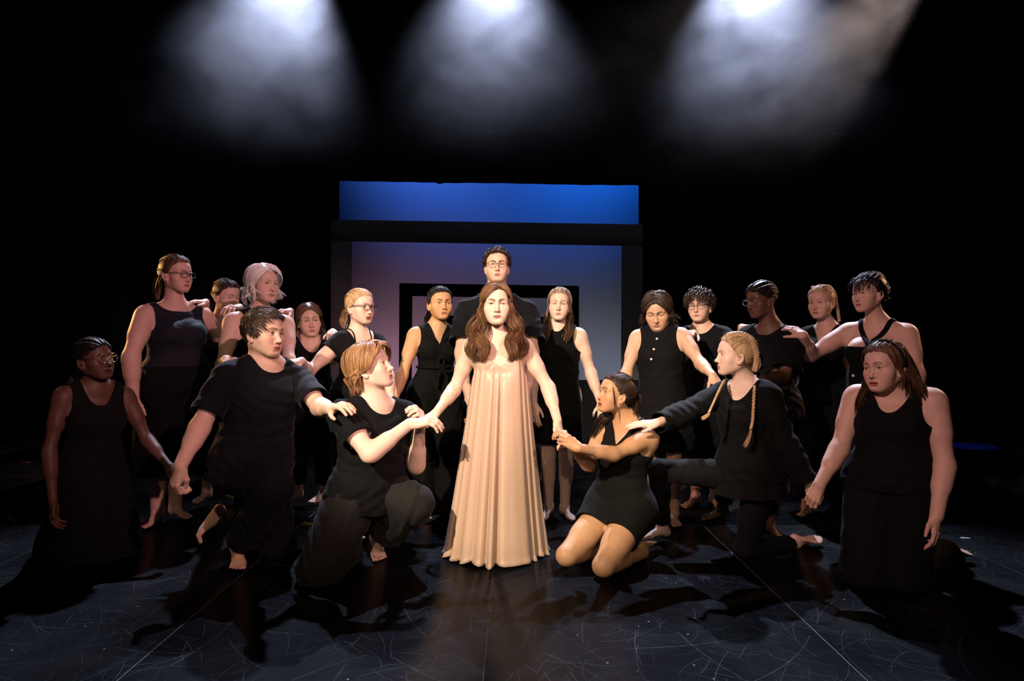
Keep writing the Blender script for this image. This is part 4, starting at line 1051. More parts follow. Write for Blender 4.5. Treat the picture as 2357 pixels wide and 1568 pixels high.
        for i in (0, 1):
            R, toe, sc = s.foot[i]; h, kn, an = s.legs[i]; sh_l = R.T@nrm(kn-an)
            kl = s.k*s.legr*(s.fat**.6); Ll = float(np.linalg.norm(kn-an)); ra = ((.0345+.0155*.14*sc/Ll)*kl/sc, .0345*kl/sc)
            V, Q = isosurf(lambda P: foot_field(P, toe, sh_l, ra), *[grid(a_, b_, .0044*s.fine**.8 if s.feet_on else .009) for a_, b_ in ((-.115, .115), (-.12, .21), (-.12, .13))])
            al = V@sh_l; V, T = clip(V, Q, np.where(np.linalg.norm(V-al[:, None]*sh_l, axis=1) < .085, .075*s.k/sc-al+.001, 1.))
            if np.linalg.det(R) < 0: T = T[:, ::-1]
            M.append(((V*sc)@R.T+an, T))
            c = np.tile(s.skin, (len(V), 1)); c = c*(1-.10*np.clip((V[:, 1]-.12)/.04, 0, 1)[:, None]*A(0, 1, 1)); C.append(c)
        V, T = merge(*M)
        s.parts['body'] = obj('body', V, T, SKIN, s.root, colors=np.concatenate(C))
        ev, eq = eye_mesh(); w = s.h.get('wide', 1.)
        gz, gp = s.gaze
        G = _rot((0, 0, 1), math.radians(gz))@_rot((1, 0, 0), math.radians(gp))
        for sg in (-1, 1):
            ang = np.arccos(np.clip(ev[:, 1], -1, 1))
            col = np.where(ang[:, None] < .26, (.004,)*3, np.where(ang[:, None] < .56, s.iris, (.46, .43, .41)))
            V = s.X((ev*.0121)@G.T+A(sg*.0315*w, .0685, 0))
            obj('eye', V, eq, EYE, s.root, colors=col)
    def tf(s, P):
        r = P-s.nb; return r@s.a, r@s.f, r@s.u
    # -- clothes
    def top(s, mat, name='top', o=.009, neck=None, hem_t=.0, sleeve=0., loose=.0, cut=(.125, .105), sl_o=.012, res=.0085, wr=.0025, extra=None, hem_fn=None, hw=.0, clips=None):
        """neck = (half width, front depth, back depth, power); sleeve = share of the arm covered (2 = to the wrist)"""
        k = s.k; L = float(np.linalg.norm(s.nb-s.pel)); nk = neck or (.085, .07, .02, 2.2)
        lo_T = [np.array(t) for t in s.T]
        flare = table([0, .25, .5, 1], [loose, loose*.8, loose*.35, 0]); lo_T[0] = lo_T[0]+flare; lo_T[1] = lo_T[1]+flare
        def tor(P):
            d = s.torso(P, o)
            if loose or hem_t < 0:
                p0 = s.pel-s.u*(.02*k+max(0, -hem_t)*L)
                TT = lo_T
                d = smin(d, loft(P, p0, s.nb, s.ha, s.a, TT, o), .04)
            return d
        def arms(P):
            out = []
            for i in (0, 1):
                S, e, w = s.arms[i]
                if sleeve <= 1:
                    r = .047*k*s.armr*(1.12 if s.sex == 'm' else 1.); out.append(cone(P, S, S+(e-S)*(sleeve+.12), r+o, r*.93+o+sl_o))
                else: out.append(s.arm(P, i, o, 1., o+sl_o))
            return out
        def f(P):
            d = tor(P)
            if sleeve > 0:
                for i, q in enumerate(arms(P)):
                    kk = .008+.05*np.exp(-(np.linalg.norm(P-s.sh[i], axis=1)/.10)**2); d = smin(d, q, kk)
            if extra is not None: d = extra(P, d)
            if wr: d = d-wr*(np.sin(P[:, 0]*31+5*np.sin(P[:, 2]*17+s.d*9))*np.sin(P[:, 2]*26+P[:, 1]*21+4*np.sin(P[:, 0]*13)))
            return d
        pts = [s.pel, s.nb]+s.sh+[s.pel+s.u*hem_t*L]
        if sleeve > 0: pts += [a[1] for a in s.arms]
        if sleeve > 1: pts += [a[2] for a in s.arms]
        lo, hi = s.bounds(np.array(pts), .24+loose)
        V, Q = isosurf(f, *[grid(lo[i], hi[i], res) for i in range(3)])
        x, y, z = s.tf(V); T = tri(Q)
        w_, df, db, pw = nk; w_ *= k
        q = np.minimum(np.abs(x)/w_, 1.6)**pw
        sm = np.clip((y+.03)/.07, 0, 1); sm = sm*sm*(3-2*sm)
        dep = df*sm+db*(1-sm)
        V, T = clip(V, T, -(z-(-dep*k+(dep*k+.026*k)*q)))
        if sleeve == 0:
            x, y, z = s.tf(V); xs, rz = cut[0]*k, cut[1]*k
            sx = .190*k*max(1., s.armr**.5)
            g = np.sqrt(((np.abs(x)-sx)/(sx-xs))**2+((z+.045*k)/rz)**2)-1
            g = np.where((np.abs(x) > sx) & (z > -.045*k-rz), -.2, g)
            V, T = clip(V, T, g)
        else:
            for i in (0, 1):
                S, e, w = s.arms[i]
                if sleeve <= 1: c = S+(e-S)*sleeve; ax = nrm(e-S)
                else: c = e+(w-e)*(sleeve-1); ax = nrm(w-e)
                da = arms(V)[i]; dt = tor(V)
                V, T = clip(V, T, np.where((da < dt-.004), -((V-c)@ax), 1.))
        hz = (lambda V: ((V-s.pel)@s.u)-hem_t*L) if hem_fn is None else hem_fn
        V, T = clip(V, T, hz(V))
        for c in (clips or []): V, T = clip(V, T, c(V))
        V, T = hem(V, T, .008)
        s.parts[name] = obj(name, V, T, mat, s.root); return s.parts[name]
    def trousers(s, mat, name='trousers', waist=.22, r=(.0, .0, .0), end=.92, o=.009, res=.0112, wr=.003, ends=None, extra=None, seat=0.):
        """r = extra radius at thigh, knee and cuff"""
        k = s.k*(s.fat**.6)*s.legr; L = float(np.linalg.norm(s.nb-s.pel)); ends = ends or (end, end)
        def f(P):
            d = s.torso(P, o+seat)
            q = np.exp(-(np.linalg.norm(P-s.pel, axis=1)/.16)**2); ls = []
            for i in (0, 1):
                h, kn, an = s.legs[i]
                e = smin(s.leg(P, i, o), cone(P, h, kn, .086*k+o+r[0], .060*k+o+r[1]), .02)
                e = smin(e, cone(P, kn, kn+(an-kn)*1.02, .056*k+o+r[1], .044*k+o+r[2]), .03); ls.append(e)
            d = smin(d, smin(ls[0], ls[1], .006+.03*q), .012+.06*q)
            if extra is not None: d = extra(P, d)
            return d-wr*(np.sin(P[:, 2]*37+6*np.sin(P[:, 0]*19+s.d*7))*np.sin(P[:, 0]*29+P[:, 1]*23))
        pts = np.array([p for l in s.legs for p in l]+[s.pel, s.pel+s.u*waist*L]); lo, hi = s.bounds(pts, .20+max(r))
        lo[2] = max(lo[2], -.02)
        V, Q = isosurf(f, *[grid(lo[i], hi[i], res) for i in range(3)])
        V, T = clip(V, Q, np.where(np.minimum(s.leg(V, 0), s.leg(V, 1)) < s.torso(V)-.012, 1., waist*L-(V-s.pel)@s.u))
        g = []
        for i in (0, 1):
            h, kn, an = s.legs[i]; ax = nrm(an-kn); g.append(-((V-kn-(an-kn)*ends[i])@ax))
        V, T = clip(V, T, np.where(s.leg(V, 0) < s.leg(V, 1), g[0], g[1]))
        V, T = clip(V, T, V[:, 2]-.004)
        V, T = hem(V, T, .008)
        s.parts[name] = obj(name, V, T, mat, s.root); return s.parts[name]
    def skirt(s, mat, p_hem, p_waist, w, dp, name='skirt', a0=None, fold=(11, .06, .0, .0, 1.), shift=None, res=.0095, clip_hem=True, ts=None, extra=None, hem_n=None, top_clip=True):
        """loft from the hem (t=0) to the waist (t=1)"""
        ts = ts or list(np.linspace(0, 1, len(w))); T = [table(ts, w), table(ts, dp), table(ts, shift if shift is not None else [0]*len(w))]
        a0 = s.ha if a0 is None else a0; p0, p1 = np.asarray(p_hem, F4), np.asarray(p_waist, F4); u = nrm(p1-p0); q0 = p0-u*.06
        # the loft runs on a little past the hem so that the cut is clean
        L = np.linalg.norm(p1-p0); n, amp, ph, t0, t1 = fold
        def f(P):
            d = loft(P, q0, p1, a0, a0, T, 0., fold=(n, amp, ph, t0, t1)) if t0 < t1 else loft(P, q0, p1, a0, a0, T, 0., fold=(n, amp, ph, t0, t1))
            if extra is not None: d = extra(P, d)
            return d
        m = max(max(w), max(dp))*1.2+.03; lo, hi = s.bounds(np.array([q0, p1]), m)
        lo[2] = max(lo[2], -.03)
        V, Q = isosurf(f, *[grid(lo[i], hi[i], res) for i in range(3)])
        T_ = tri(Q)
        if clip_hem: V, T_ = clip(V, T_, (V-p0)@(u if hem_n is None else nrm(hem_n)))
        V, T_ = clip(V, T_, V[:, 2]-.004)
        if top_clip: V, T_ = clip(V, T_, float(L)-.004-(V-p0)@u)
        V, T_ = hem(V, T_, .008)
        s.parts[name] = obj(name, V, T_, mat, s.root); return s.parts[name]
    def add_hair(s, mat, *meshes, name='hair'):
        V, T = merge(*meshes); s.parts[name] = obj(name, s.X(V), T, mat, s.root); return s.parts[name]
def head_grid(q):
    g = lambda st: vgrid([(a, b*q) for a, b in st])
    return (g([(-.104, .0055), (-.07, .003), (-.06, .0027), (.06, .0027), (.07, .003), (.104, .0055)]), g([(-.135, .0085), (-.02, .007), (.03, .0045), (.055, .0024), (.125, .0024)]),
            g([(-.20, .006), (-.115, .0034), (-.095, .0026), (-.04, .0023), (.02, .0023), (.04, .0045), (.135, .008)]))
# ------------------------------------------------------------------ the company
FAIR = (.60, .38, .29); PALE = (.66, .45, .36); OLIVE = (.43, .235, .125); GOLDEN = (.47, .27, .135); DEEP = (.105, .048, .030); DEEP2 = (.13, .062, .040)
UP = (0, 0, 1)
def drapehand(dx, dy, dz, n=UP, pose='drape', **k): return dict(dir=(dx, dy, dz), nrm=n, pose=pose, **k)

# 1 kneeling, dark braids and round gold glasses
def p_braids_glasses():
    p = Person('person kneeling at far left, round gold glasses, thin black braids, long black tank dress', 3.89, 1.62, 18, (205, 1104), (222, 895), (216, 828, -.03, 42, 7, 4, 1.06), fat=.95, armr=.9, feet=False, skin=DEEP, hair=(.01, .008, .008),
               h=dict(lips=1.35, nose=1.2, open=.5, wide=.98, browa=.6, lipc=(.10, .036, .03)), armA=[(110, 1052, '-', 1.12), (124, 1178, '-', 1.15)], armB=[(338, 1012, '-', 1.05), (388, 1072, '-')],
               handA=dict(dir=(.22, -.3, -1), nrm=(-1, -.2, 0)), handB=dict(dir=(.75, -.2, -.45), nrm=(.2, -.5, .8), pose='clasp'),
               legA=[(190, 1268, .0), (196, 1228, .36)], legB=[(262, 1262, .06), (262, 1226, .42)], footA=dict(dir=(0, .9, -.3), up=(0, -.3, -1)), footB=dict(dir=(0, .9, -.3), up=(0, -.3, -1)), gaze=(6, 6))
    p.top(BLACK, 'dress_bodice', neck=(.088, .088, .05, 2.6), cut=(.135, .13), hem_t=-.05, loose=.02)
    c = p.pel
    p.skirt(BLACK, at(212, 1290, 3.98)*A(1, 1, 0)+A(0, 0, .012), p.pel+p.u*.26, [.275, .262, .232, .205, .186, .160, .134], [.30, .28, .235, .195, .158, .125, .102], name='dress_skirt', fold=(9, .07, .4, 1, 0), shift=[-.06, -.05, -.03, -.01, 0, 0, .006])
    p.add_hair(H_BLACK, cap_mesh(.98, .007), rows(.98, (0, -.10, .03), 15, r=.0062), rows(.98, (0, -.098, .0), 9, r=.006, tilt=1), *[braid([(.012*math.cos(i*1.3), -.098, .012-.008*(i % 5)), (.016*math.sin(i*2), -.135, -.035-.006*(i % 4)), (.02+.02*math.sin(i*3), -.165, -.10-.004*i), (.035+.03*math.sin(i*1.7), -.185-.012*math.cos(i*2.2), -.150-.006*(i % 6))], .0062, 30, 7) for i in range(14)])
    make_glasses(p.root, p.X, .98, 0, M_GOLD, M_LENS, r=.0012, hx=.0265, hz=.0235, pw=2.1)
p_braids_glasses()

# 2 tall, standing, boat-neck top
def p_tall_boatneck():
    p = Person('tall person standing behind at left, dark glasses, boat-neck black top, black culottes, bare feet', 4.62, 1.78, 22, (407, 885), (404, 712), (406, 632, -.02, 44, -2, 0, 1.06), fat=1.22, armr=1.25, neckr=1.1, skin=FAIR, hair=(.10, .05, .03), bust=1.1, sw=.175,
               h=dict(wide=1.02, jaw=1.08, cheek=1.15), armA=[(302, 820, '-', 1.05), (308, 925, '+', 1.05)], armB=[(520, 800, '+', 1.0), (570, 858, '+')], handA=dict(dir=(.1, 0, -1)),
               legA=[(362, 1045, .03), (362, 1178, .08)], legB=[(408, 1045, .12), (404, 1163, .18)], footA=dict(dir=(-.06, -1, 0)), footB=dict(dir=(.85, -.55, 0)), gaze=(4, 2), legr=1.05)
    p.top(NAVY, neck=(.118, .018, .02, 3.2), cut=(.146, .12), hem_t=.24, loose=.012, o=.010)
    p.trousers(BLACK, 'culottes', waist=.34, r=(.035, .07, .10), ends=(.30, .30), o=.010, seat=.01)
    p.add_hair(H_BROWN, cap_mesh(1.02, .010), pulled(1.02, (0, -.095, .03), 260), bundle([(.0, -.10, .035), (.012, -.135, -.01), (.02, -.135, -.09), (.03, -.118, -.15)], [.016, .026, .03, .012], 70, wave=.004), bundle([(.055, -.03, .02), (.06, -.07, -.03), (.05, -.10, -.09), (.045, -.105, -.13)], [.014, .016, .016, .008], 30))
    make_glasses(p.root, p.X, 1.02, 0, M_BLKF, M_LENS, r=.002, hx=.0255, hz=.0155, pw=3.2)
p_tall_boatneck()

# 3 behind them
def p_behind_left():
    p = Person('person half hidden between boat-neck and platinum bob wearers, dark hair pulled back', 4.99, 1.67, 18, (508, 905), (508, 748), (521, 682, -.02, 40, -12, 0, 1.0), skin=FAIR, hair=(.035, .02, .014), h=dict(wide=1.0, eye=.6),
               armA=[at(458, 800, 5.04), at(474, 696, 4.80)], armB=[(572, 800, '-'), at(552, 708, 4.50)], handA=drapehand(-.45, -.8, .02, (0, -.3, 1), 'rest'), handB=drapehand(-.22, -.95, .0, (0, -.35, 1)), legA=[(480, 1025, .1), (476, 1128, .22)], footA=dict(dir=(-.1, -1, 0)), legB=[(530, 1025, .1), (532, 1128, .25)])
    p.top(BLACK, neck=(.085, .10, .02, 1.2), sleeve=.35, hem_t=.05, loose=.02)
    p.trousers(BLACK, end=.55, r=(.02, .03, .05))
    p.add_hair(H_DARK, cap_mesh(1., .009), pulled(1., (0, -.1, .02), 260, r=.0028), bundle([(.0, -.10, .03), (.01, -.135, -.02), (.03, -.125, -.10), (.04, -.10, -.17)], [.018, .028, .026, .012], 60, wave=.006))
p_behind_left()

# 4 platinum bob
def p_platinum():
    p = Person('person standing with wavy platinum bob and black sleeveless top behind the kneeling dark-haired man', 4.38, 1.74, 18, (594, 905), (600, 728), (606, 655, -.02, 36, 0, -3, 1.04), skin=PALE, hair=(.3, .26, .22), feet=False, bust=.8, sw=.162, armr=1.0,
               h=dict(jaw=.95, browa=.4, lipc=(.42, .20, .17)), armA=[(512, 838, '-'), at(520, 828, 3.96)], armB=[(664, 826, '-'), (672, 905, '-')], handA=drapehand(.66, -.70, -.04, (-.15, -.35, 1)))
    p.top(BLACK, neck=(.050, -.01, .0, 2.4), cut=(.108, .13), hem_t=.10, loose=.015)
    p.trousers(BLACK)
    w = 1.0
    p.add_hair(H_WHITE, cap_mesh(w, .014), curtain(w, .02, 380, lenv=.05, fr=((.098, .045, -.035), (.088, .058, -.085)), bk=((.07, -.105, -.04), (.05, -.10, -.115)), t=.020, wave=.010, wl=8, spread=.010, r=.0032),
               curtain(w, .02, 150, lenv=.05, fr=((.112, .03, -.045), (.105, .052, -.075)), bk=((.08, -.09, -.04), (.07, -.09, -.10)), t=.024, wave=.014, wl=7, spread=.014, seed=9, r=.003))
p_platinum()

# 5 brown hair at both sides
def p_greying_ends():
    p = Person('person with centre-parted brown hair to the shoulders, black scoop-neck top, downcast look', 4.97, 1.59, 10, (713, 903), (712, 786), (712, 737, -.02, 8, -6, 6, 1.03), skin=FAIR, hair=(.10, .05, .03),
               h=dict(browin=.004, eye=.8, ear=1.05), armA=[(672, 850, '-', .9), at(668, 717, 4.58)], armB=[(768, 846, '+', .95), at(766, 764, 4.68)], handA=drapehand(-.40, -.9, .02, (0, -.35, 1)), handB=drapehand(.22, -.95, -.02, (0, -.35, 1)),
               legA=[(688, 1020, .1), (686, 1128, .23)], legB=[(744, 1020, .12), (746, 1130, .26)], footA=dict(dir=(-.35, -1, 0)), footB=dict(dir=(-.35, -1, 0)), gaze=(10, -4))
    p.top(BLACK, neck=(.088, .085, .03, 2.2), cut=(.150, .10), hem_t=.05, loose=.02)
    p.trousers(BLACK, end=.80, r=(.004, .006, .006))
    p.add_hair(H_BROWN, cap_mesh(1., .010), curtain(1., .0, 200, fr=((.088, -.005, -.06), (.085, .028, -.14)), bk=((.06, -.10, -.08), (.06, -.08, -.17)), t=.012, wave=.004))
    for s in (-1, 1): p.add_hair(H_ASH, bundle([(s*.082, .0, -.07), (s*.088, .02, -.10), (s*.083, .04, -.14), (s*.07, .05, -.175)], [.016, .02, .022, .010], 46, seed=5+s, wave=.005), name='hair_ends')['label'] = 'greyish faded ends of the brown hair'
p_greying_ends()

# 6 blond ponytail, black glasses
def p_glasses_ponytail():
    p = Person('person with blond ponytail and black-framed glasses reaching to the kneeling dark-haired man', 4.55, 1.60, 28, (828, 905), (826, 776), (829, 708, -.02, 42, 0, -2, 1.0), skin=PALE, hair=(.30, .19, .10), feet=False, sw=.150, h=dict(open=1.0, lips=1.1, browa=.6),
               armA=[(716, 852, '-', 1.0), at(694, 831, 4.12)], armB=[(893, 862, '-'), (900, 930, '-')], handA=drapehand(-.60, -.78, -.05, (.1, -.35, 1)), gaze=(4, 0))
    p.top(BLACK, neck=(.092, .095, .03, 2.3), sleeve=.30, sl_o=.025, hem_t=.10, loose=.015)
    p.trousers(BLACK, waist=.26, r=(.03, .04, .04))
    V = [];
    for sg in (1, -1):
        x0 = p.nb+p.a*sg*.060+p.u*.030+p.f*.0
        Vv, T = (tube(p.surf(spline([x0-p.f*.05, x0+p.f*.018, p.nb+p.a*sg*.062-p.u*.04+p.f*.075, p.nb+p.a*sg*.066-p.u*.11+p.f*.10], 16), .002), .0042, 6)); obj('camisole_strap', Vv, T, BLACK, p.root)
    c = p.hit(806, 885, .02); th = np.linspace(0, 2*math.pi, 25); Vv, T = tube(np.stack([c[0]+.019*np.cos(th), c[1]+0*th, c[2]+.012*np.sin(th)], 1), .0028, 6); b = obj('belt_ring', Vv, T, M_STEEL, p.root)
    p.add_hair(H_BLOND, cap_mesh(1., .009), pulled(1., (0, -.1, .0), 280), bundle([(.0, -.10, .0), (.014, -.135, -.03), (.03, -.13, -.09), (.045, -.105, -.13)], [.016, .026, .026, .014], 70, wave=.006, fray=.3))
    make_glasses(p.root, p.X, 1.0, 0, M_BLKF, M_LENS, r=.0022, hx=.0255, hz=.019, pw=3.0)
p_glasses_ponytail()

# 7 kneeling man, dark hair
def p_kneeling_man():
    p = Person('man with short dark brown hair kneeling on one knee at left, black T-shirt', 3.85, 1.76, 26, (578, 1085), (613, 836), (608, 768, -.03, 46, -1, -3, 1.16), sex='m', fat=1.12, armr=1.1, sw=.205, lift=(-.045, -.035), skin=FAIR, hair=(.045, .025, .017), neckr=1.1,
               h=dict(jaw=1.08, wide=.98, cheek=.85, nose=1.1, fem=0, browt=1.2), armA=[(462, 980, '-', 1.02), (416, 1072, '-')], armB=[(742, 952, '-', 1.), at(762, 942, 3.60)], handA=dict(dir=(-.28, -.1, -.9), nrm=(-.5, -.8, .2), pose='clasp'), handB=drapehand(.62, -.62, .28, (-.25, -.3, 1)),
               legA=[(632, 1122, -.24), (548, 1258, .0)], legB=[(640, 1258, .14), (512, 1192, .30)], footA=dict(dir=(.42, -1, 0)), footB=dict(dir=(-.55, -.1, -.8), up=(.75, .35, -.45), toe=.9), gaze=(8, 0))
    p.top(JERSEY, 't_shirt', neck=(.098, .040, .0, 2.8), sleeve=.78, hem_t=-.08, loose=.05, o=.013, sl_o=.02, wr=.005)
    p.trousers(BLACK, waist=.10, r=(.02, .025, .025), ends=(.90, .90), wr=.005)
    p.add_hair(H_DARK, cap_mesh(1.02, .012), crop_hair(1.02, 760, step=.50, lift=.006, fringe=-.15, sweep=(-.9, -.1, 0), rough=.08, crown=(.03, -.06, .11), t=.012))
p_kneeling_man()

# 8 kneeling strawberry-blond man
def p_kneeling_ginger():
    p = Person('man with strawberry-blond hair kneeling in profile, holding the hand of the satin dress wearer', 3.78, 1.80, 30, (846, 1140), (866, 935), (854, 846, -.02, 67, 17, 0, 1.13), sex='m', fat=.98, sw=.192, skin=PALE, hair=(.30, .15, .06), neckr=.98,
               h=dict(jaw=1.05, nose=1.12, wide=.96, cheek=.85, browa=.7, fem=0), armA=[(824, 1052, '-', 1.05), at(943, 976, 3.62)], armB=[(955, 1056, '-', 1.05), at(966, 990, 3.74)], handA=dict(dir=(.9, .15, .18), nrm=(-.2, -.35, 1), pose='drape'), handB=dict(dir=(.12, -.25, .8), nrm=(.75, .5, -.2), pose='clasp'),
               legA=[(738, 1308, -.22), (800, 1262, .14)], legB=[(950, 1160, -.08), (868, 1236, .28)], footA=dict(dir=(.1, .9, -.3), up=(0, -.3, -1)), footB=dict(dir=(.25, -1, -.05)), gaze=(4, 6))
    p.top(BLACK, 't_shirt', neck=(.088, .030, .0, 2.6), sleeve=.62, hem_t=-.14, loose=.075, o=.014, sl_o=.022, wr=.005)
    e = lambda P, d: smin(smin(d, cone(P, p.hip[0], p.legs[0][1]-A(0, 0, .01), .12, .105), .08), cone(P, p.hip[1], p.legs[1][1],   .112, .066), .08); e0 = e; e = lambda P, d: smin(e0(P, d), cone(P, p.legs[1][1]+A(0, 0, -.02), p.legs[1][1]+(p.legs[1][2]-p.legs[1][1])*.7, .072, .120), .05)
    p.trousers(CHARCOAL, waist=.0, r=(.04, .035, .05), ends=(.95, .66), wr=.006, extra=e)
    p.add_hair(H_GINGER, cap_mesh(.98, .013), curtain(.98, .022, 420, fr=((.088, .0, .015), (.080, -.045, -.045)), bk=((.07, -.10, -.03), (.040, -.100, -.135)), t=.022, wave=.005, wl=6, K=16, spread=.007, y0=.060, lenv=.06),
               curtain(.98, .022, 160, fr=((.098, -.01, .01), (.086, -.055, -.055)), bk=((.085, -.10, -.03), (.05, -.105, -.12)), t=.027, wave=.008, wl=6, K=16, spread=.010, seed=8, y0=.058, lenv=.08),
               *[bundle([(.015, .06, .108), (s*.035, .088, .095), (s*.062, .086, .066), (s*.082, .055, .030), (s*.084, .02, .0)], [.010, .013, .012, .009, .005], 50, seed=40+s, wave=.003) for s in (-1, 1)])
p_kneeling_ginger()

# 9 collared jumpsuit
def p_jumpsuit():
    p = Person('person in black sleeveless jumpsuit with open collar and tied waist bow, dark hair tied low', 4.98, 1.66, 12, (1000, 905), (1006, 760), (1013, 700, -.02, 18, 2, 0, 1.04), skin=GOLDEN, hair=(.012, .010, .010), bust=.75, sw=.160, h=dict(wide=1.05, nose=.95, eye=.85, cheek=1.05, browa=1.),
               armA=[(928, 858, '-', 1.1), (902, 935, '-', 1.1)], armB=[(1078, 855, '-'), (1084, 925, '-')], legA=[(972, 1035, 0), (968, 1166, 0)], legB=[(1036, 1035, 0), (1040, 1166, 0)], footA=dict(dir=(.5, -1, 0)), footB=dict(dir=(.2, -1, 0)), gaze=(8, 2))
    p.top(CREPE, 'jumpsuit_bodice', neck=(.060, .105, -.02, 1.05), cut=(.128, .12), hem_t=.28, loose=.0)
    p.trousers(CREPE, 'jumpsuit_trousers', waist=.36, r=(.03, .05, .075), end=1.04, wr=.004)
    for sg in (1, -1):                                              # collar leaves
        e = [p.nb+p.a*sg*.05+p.u*.055-p.f*.045, p.nb+p.a*sg*.075+p.u*.030+p.f*.012, p.nb+p.a*sg*.055-p.u*.02+p.f*.062, p.nb+p.a*sg*.010-p.u*.088+p.f*.092]
        o_ = [q+v for q, v in zip(e, (p.a*sg*.035-p.u*.01-p.f*.01, p.a*sg*.045-p.u*.012+p.f*.006, p.a*sg*.055-p.u*.004+p.f*.008, p.a*sg*.006-p.u*.006+p.f*.006))]
        a_, b_ = spline(e, 12), spline(o_, 12); n = 12
        V = np.concatenate([a_, b_+p.f*.004]); T = np.array([(i, i+1, n+i+1, n+i) for i in range(n-1)])
        o = obj('collar', V, T, CREPE, p.root); md = o.modifiers.new('thick', 'SOLIDIFY'); md.thickness = .006
    c = p.pel+p.u*.185+p.f*.125-p.a*.02; ms = []
    for pts, r in (([c, c+p.u*.05+p.a*.03, c+p.u*.085+p.a*.01, c+p.u*.05-p.a*.012, c], .020), ([c, c+p.u*.02-p.a*.05, c+p.u*.0-p.a*.085, c-p.u*.02-p.a*.045, c], .019), ([c, c-p.u*.05-p.a*.03, c-p.u*.12-p.a*.045], .018), ([c, c-p.u*.06+p.a*.02, c-p.u*.14+p.a*.022], .017)):
        ms.append(tube(spline([q+p.f*.012 for q in pts], 18), r, 8, flat=(1, .5)))
    th = np.linspace(0, 2*math.pi, 40); ms.append(tube(p.pel+p.u*.185+np.outer(np.cos(th)*.133, p.a)+np.outer(np.sin(th)*.105, p.f), .013, 8, flat=(1.1, .6)))
    V, T = merge(*ms); obj('waist_tie', V, T, CREPE, p.root)
    p.add_hair(H_BLACK, cap_mesh(1.05, .008), pulled(1.05, (0, -.1, .0), 280, r=.0024), bundle([(.0, -.10, .0), (.02, -.14, -.03), (.05, -.13, -.09), (.07, -.10, -.14)], [.014, .026, .026, .012], 60, wave=.006))
p_jumpsuit()

# 10 tall man behind
def p_tall_man():
    p = Person('tall man with short brown hair and wire glasses standing behind the satin dress wearer', 4.72, 1.88, 0, (1143, 880), (1143, 690), (1144, 614, -.02, 1, 4, 0, 1.02), sex='m', fat=1.02, sw=.190, lift=(-.03, -.03), feet=False, skin=FAIR, hair=(.05, .026, .018), h=dict(jaw=1.12, wide=1.0, browt=1.3, fem=0, beard=.25, mouth=1.05),
               armA=[(1064, 808, '-'), (1072, 888, '-')], armB=[(1224, 808, '-'), (1216, 888, '-')])
    p.top(JERSEY, 't_shirt', neck=(.098, .035, .0, 2.8), sleeve=.80, hem_t=-.05, loose=.03, o=.014, sl_o=.035, wr=.005)
    p.trousers(BLACK, waist=.1, r=(.02, .02, .03), end=.98)
    p.add_hair(H_DARK, cap_mesh(1., .010), crop_hair(1., 560, step=.34, lift=.015, fringe=-.45, sweep=(0, .4, 0), rough=.4, wave=.002, crown=(.0, -.07, .10), t=.009))
    make_glasses(p.root, p.X, 1.0, 0, M_BLKF, M_LENS, r=.0013, hx=.0255, hz=.0185, pw=2.5)
p_tall_man()

# 12 white-necked dress behind right
def p_half_up():
    p = Person('person in black sleeveless knee-length dress, fair hair half up and long over both shoulders', 4.92, 1.63, -6, (1284, 915), (1284, 760), (1288, 702, -.02, -4, 1, -3, 1.02), skin=PALE, hair=(.20, .12, .07), bust=.7, sw=.158, h=dict(wide=.98, browin=.003, mouth=.9, lips=.85, browa=.75),
               armA=[(1226, 868, '-', 1.05), (1229, 930, '-')], armB=[(1362, 866, '-'), (1383, 930, '-')], handA=dict(dir=(.05, -.25, -1), nrm=(-.4, -.9, 0)), handB=drapehand(.02, -.8, -.5, (0, -.5, .8)),
               legA=[(1262, 1050, -.02), (1263, 1164, 0)], legB=[(1303, 1050, -.02), (1300, 1166, .0)], footA=dict(dir=(-.35, -1, 0)), footB=dict(dir=(.35, -1, 0)), gaze=(6, 2))
    p.top(CREPE, 'dress_top_layer', neck=(.052, .012, .0, 2.2), cut=(.120, .12), hem_t=.36, loose=.035, o=.012)
    p.skirt(CREPE, at(1284, 1018, 4.92), p.pel+p.u*.30, [.185, .182, .172, .15, .135], [.15, .15, .14, .12, .105], name='dress_skirt', fold=(7, .03, .4, 1, 0))
    p.add_hair(H_ASH, cap_mesh(.98, .009), pulled(.98, (0, -.09, .055), 240), curtain(.98, 0., 130, fr=((.08, .0, -.08), (.07, .09, -.24)), bk=((.07, -.06, -.08), (.075, .07, -.25)), y0=.0, y1=-.085, t=.010))
    p.add_hair(H_BROWN, *[bundle([(s*.078, -.02, -.04), (s*.084, .02, -.11), (s*.080, .075, -.175), (s*.070, .10, -.245)], [.016, .024, .034, .014], 90, seed=7+s, wave=.006, K=20) for s in (-1, 1)], name='hair_lengths')
p_half_up()

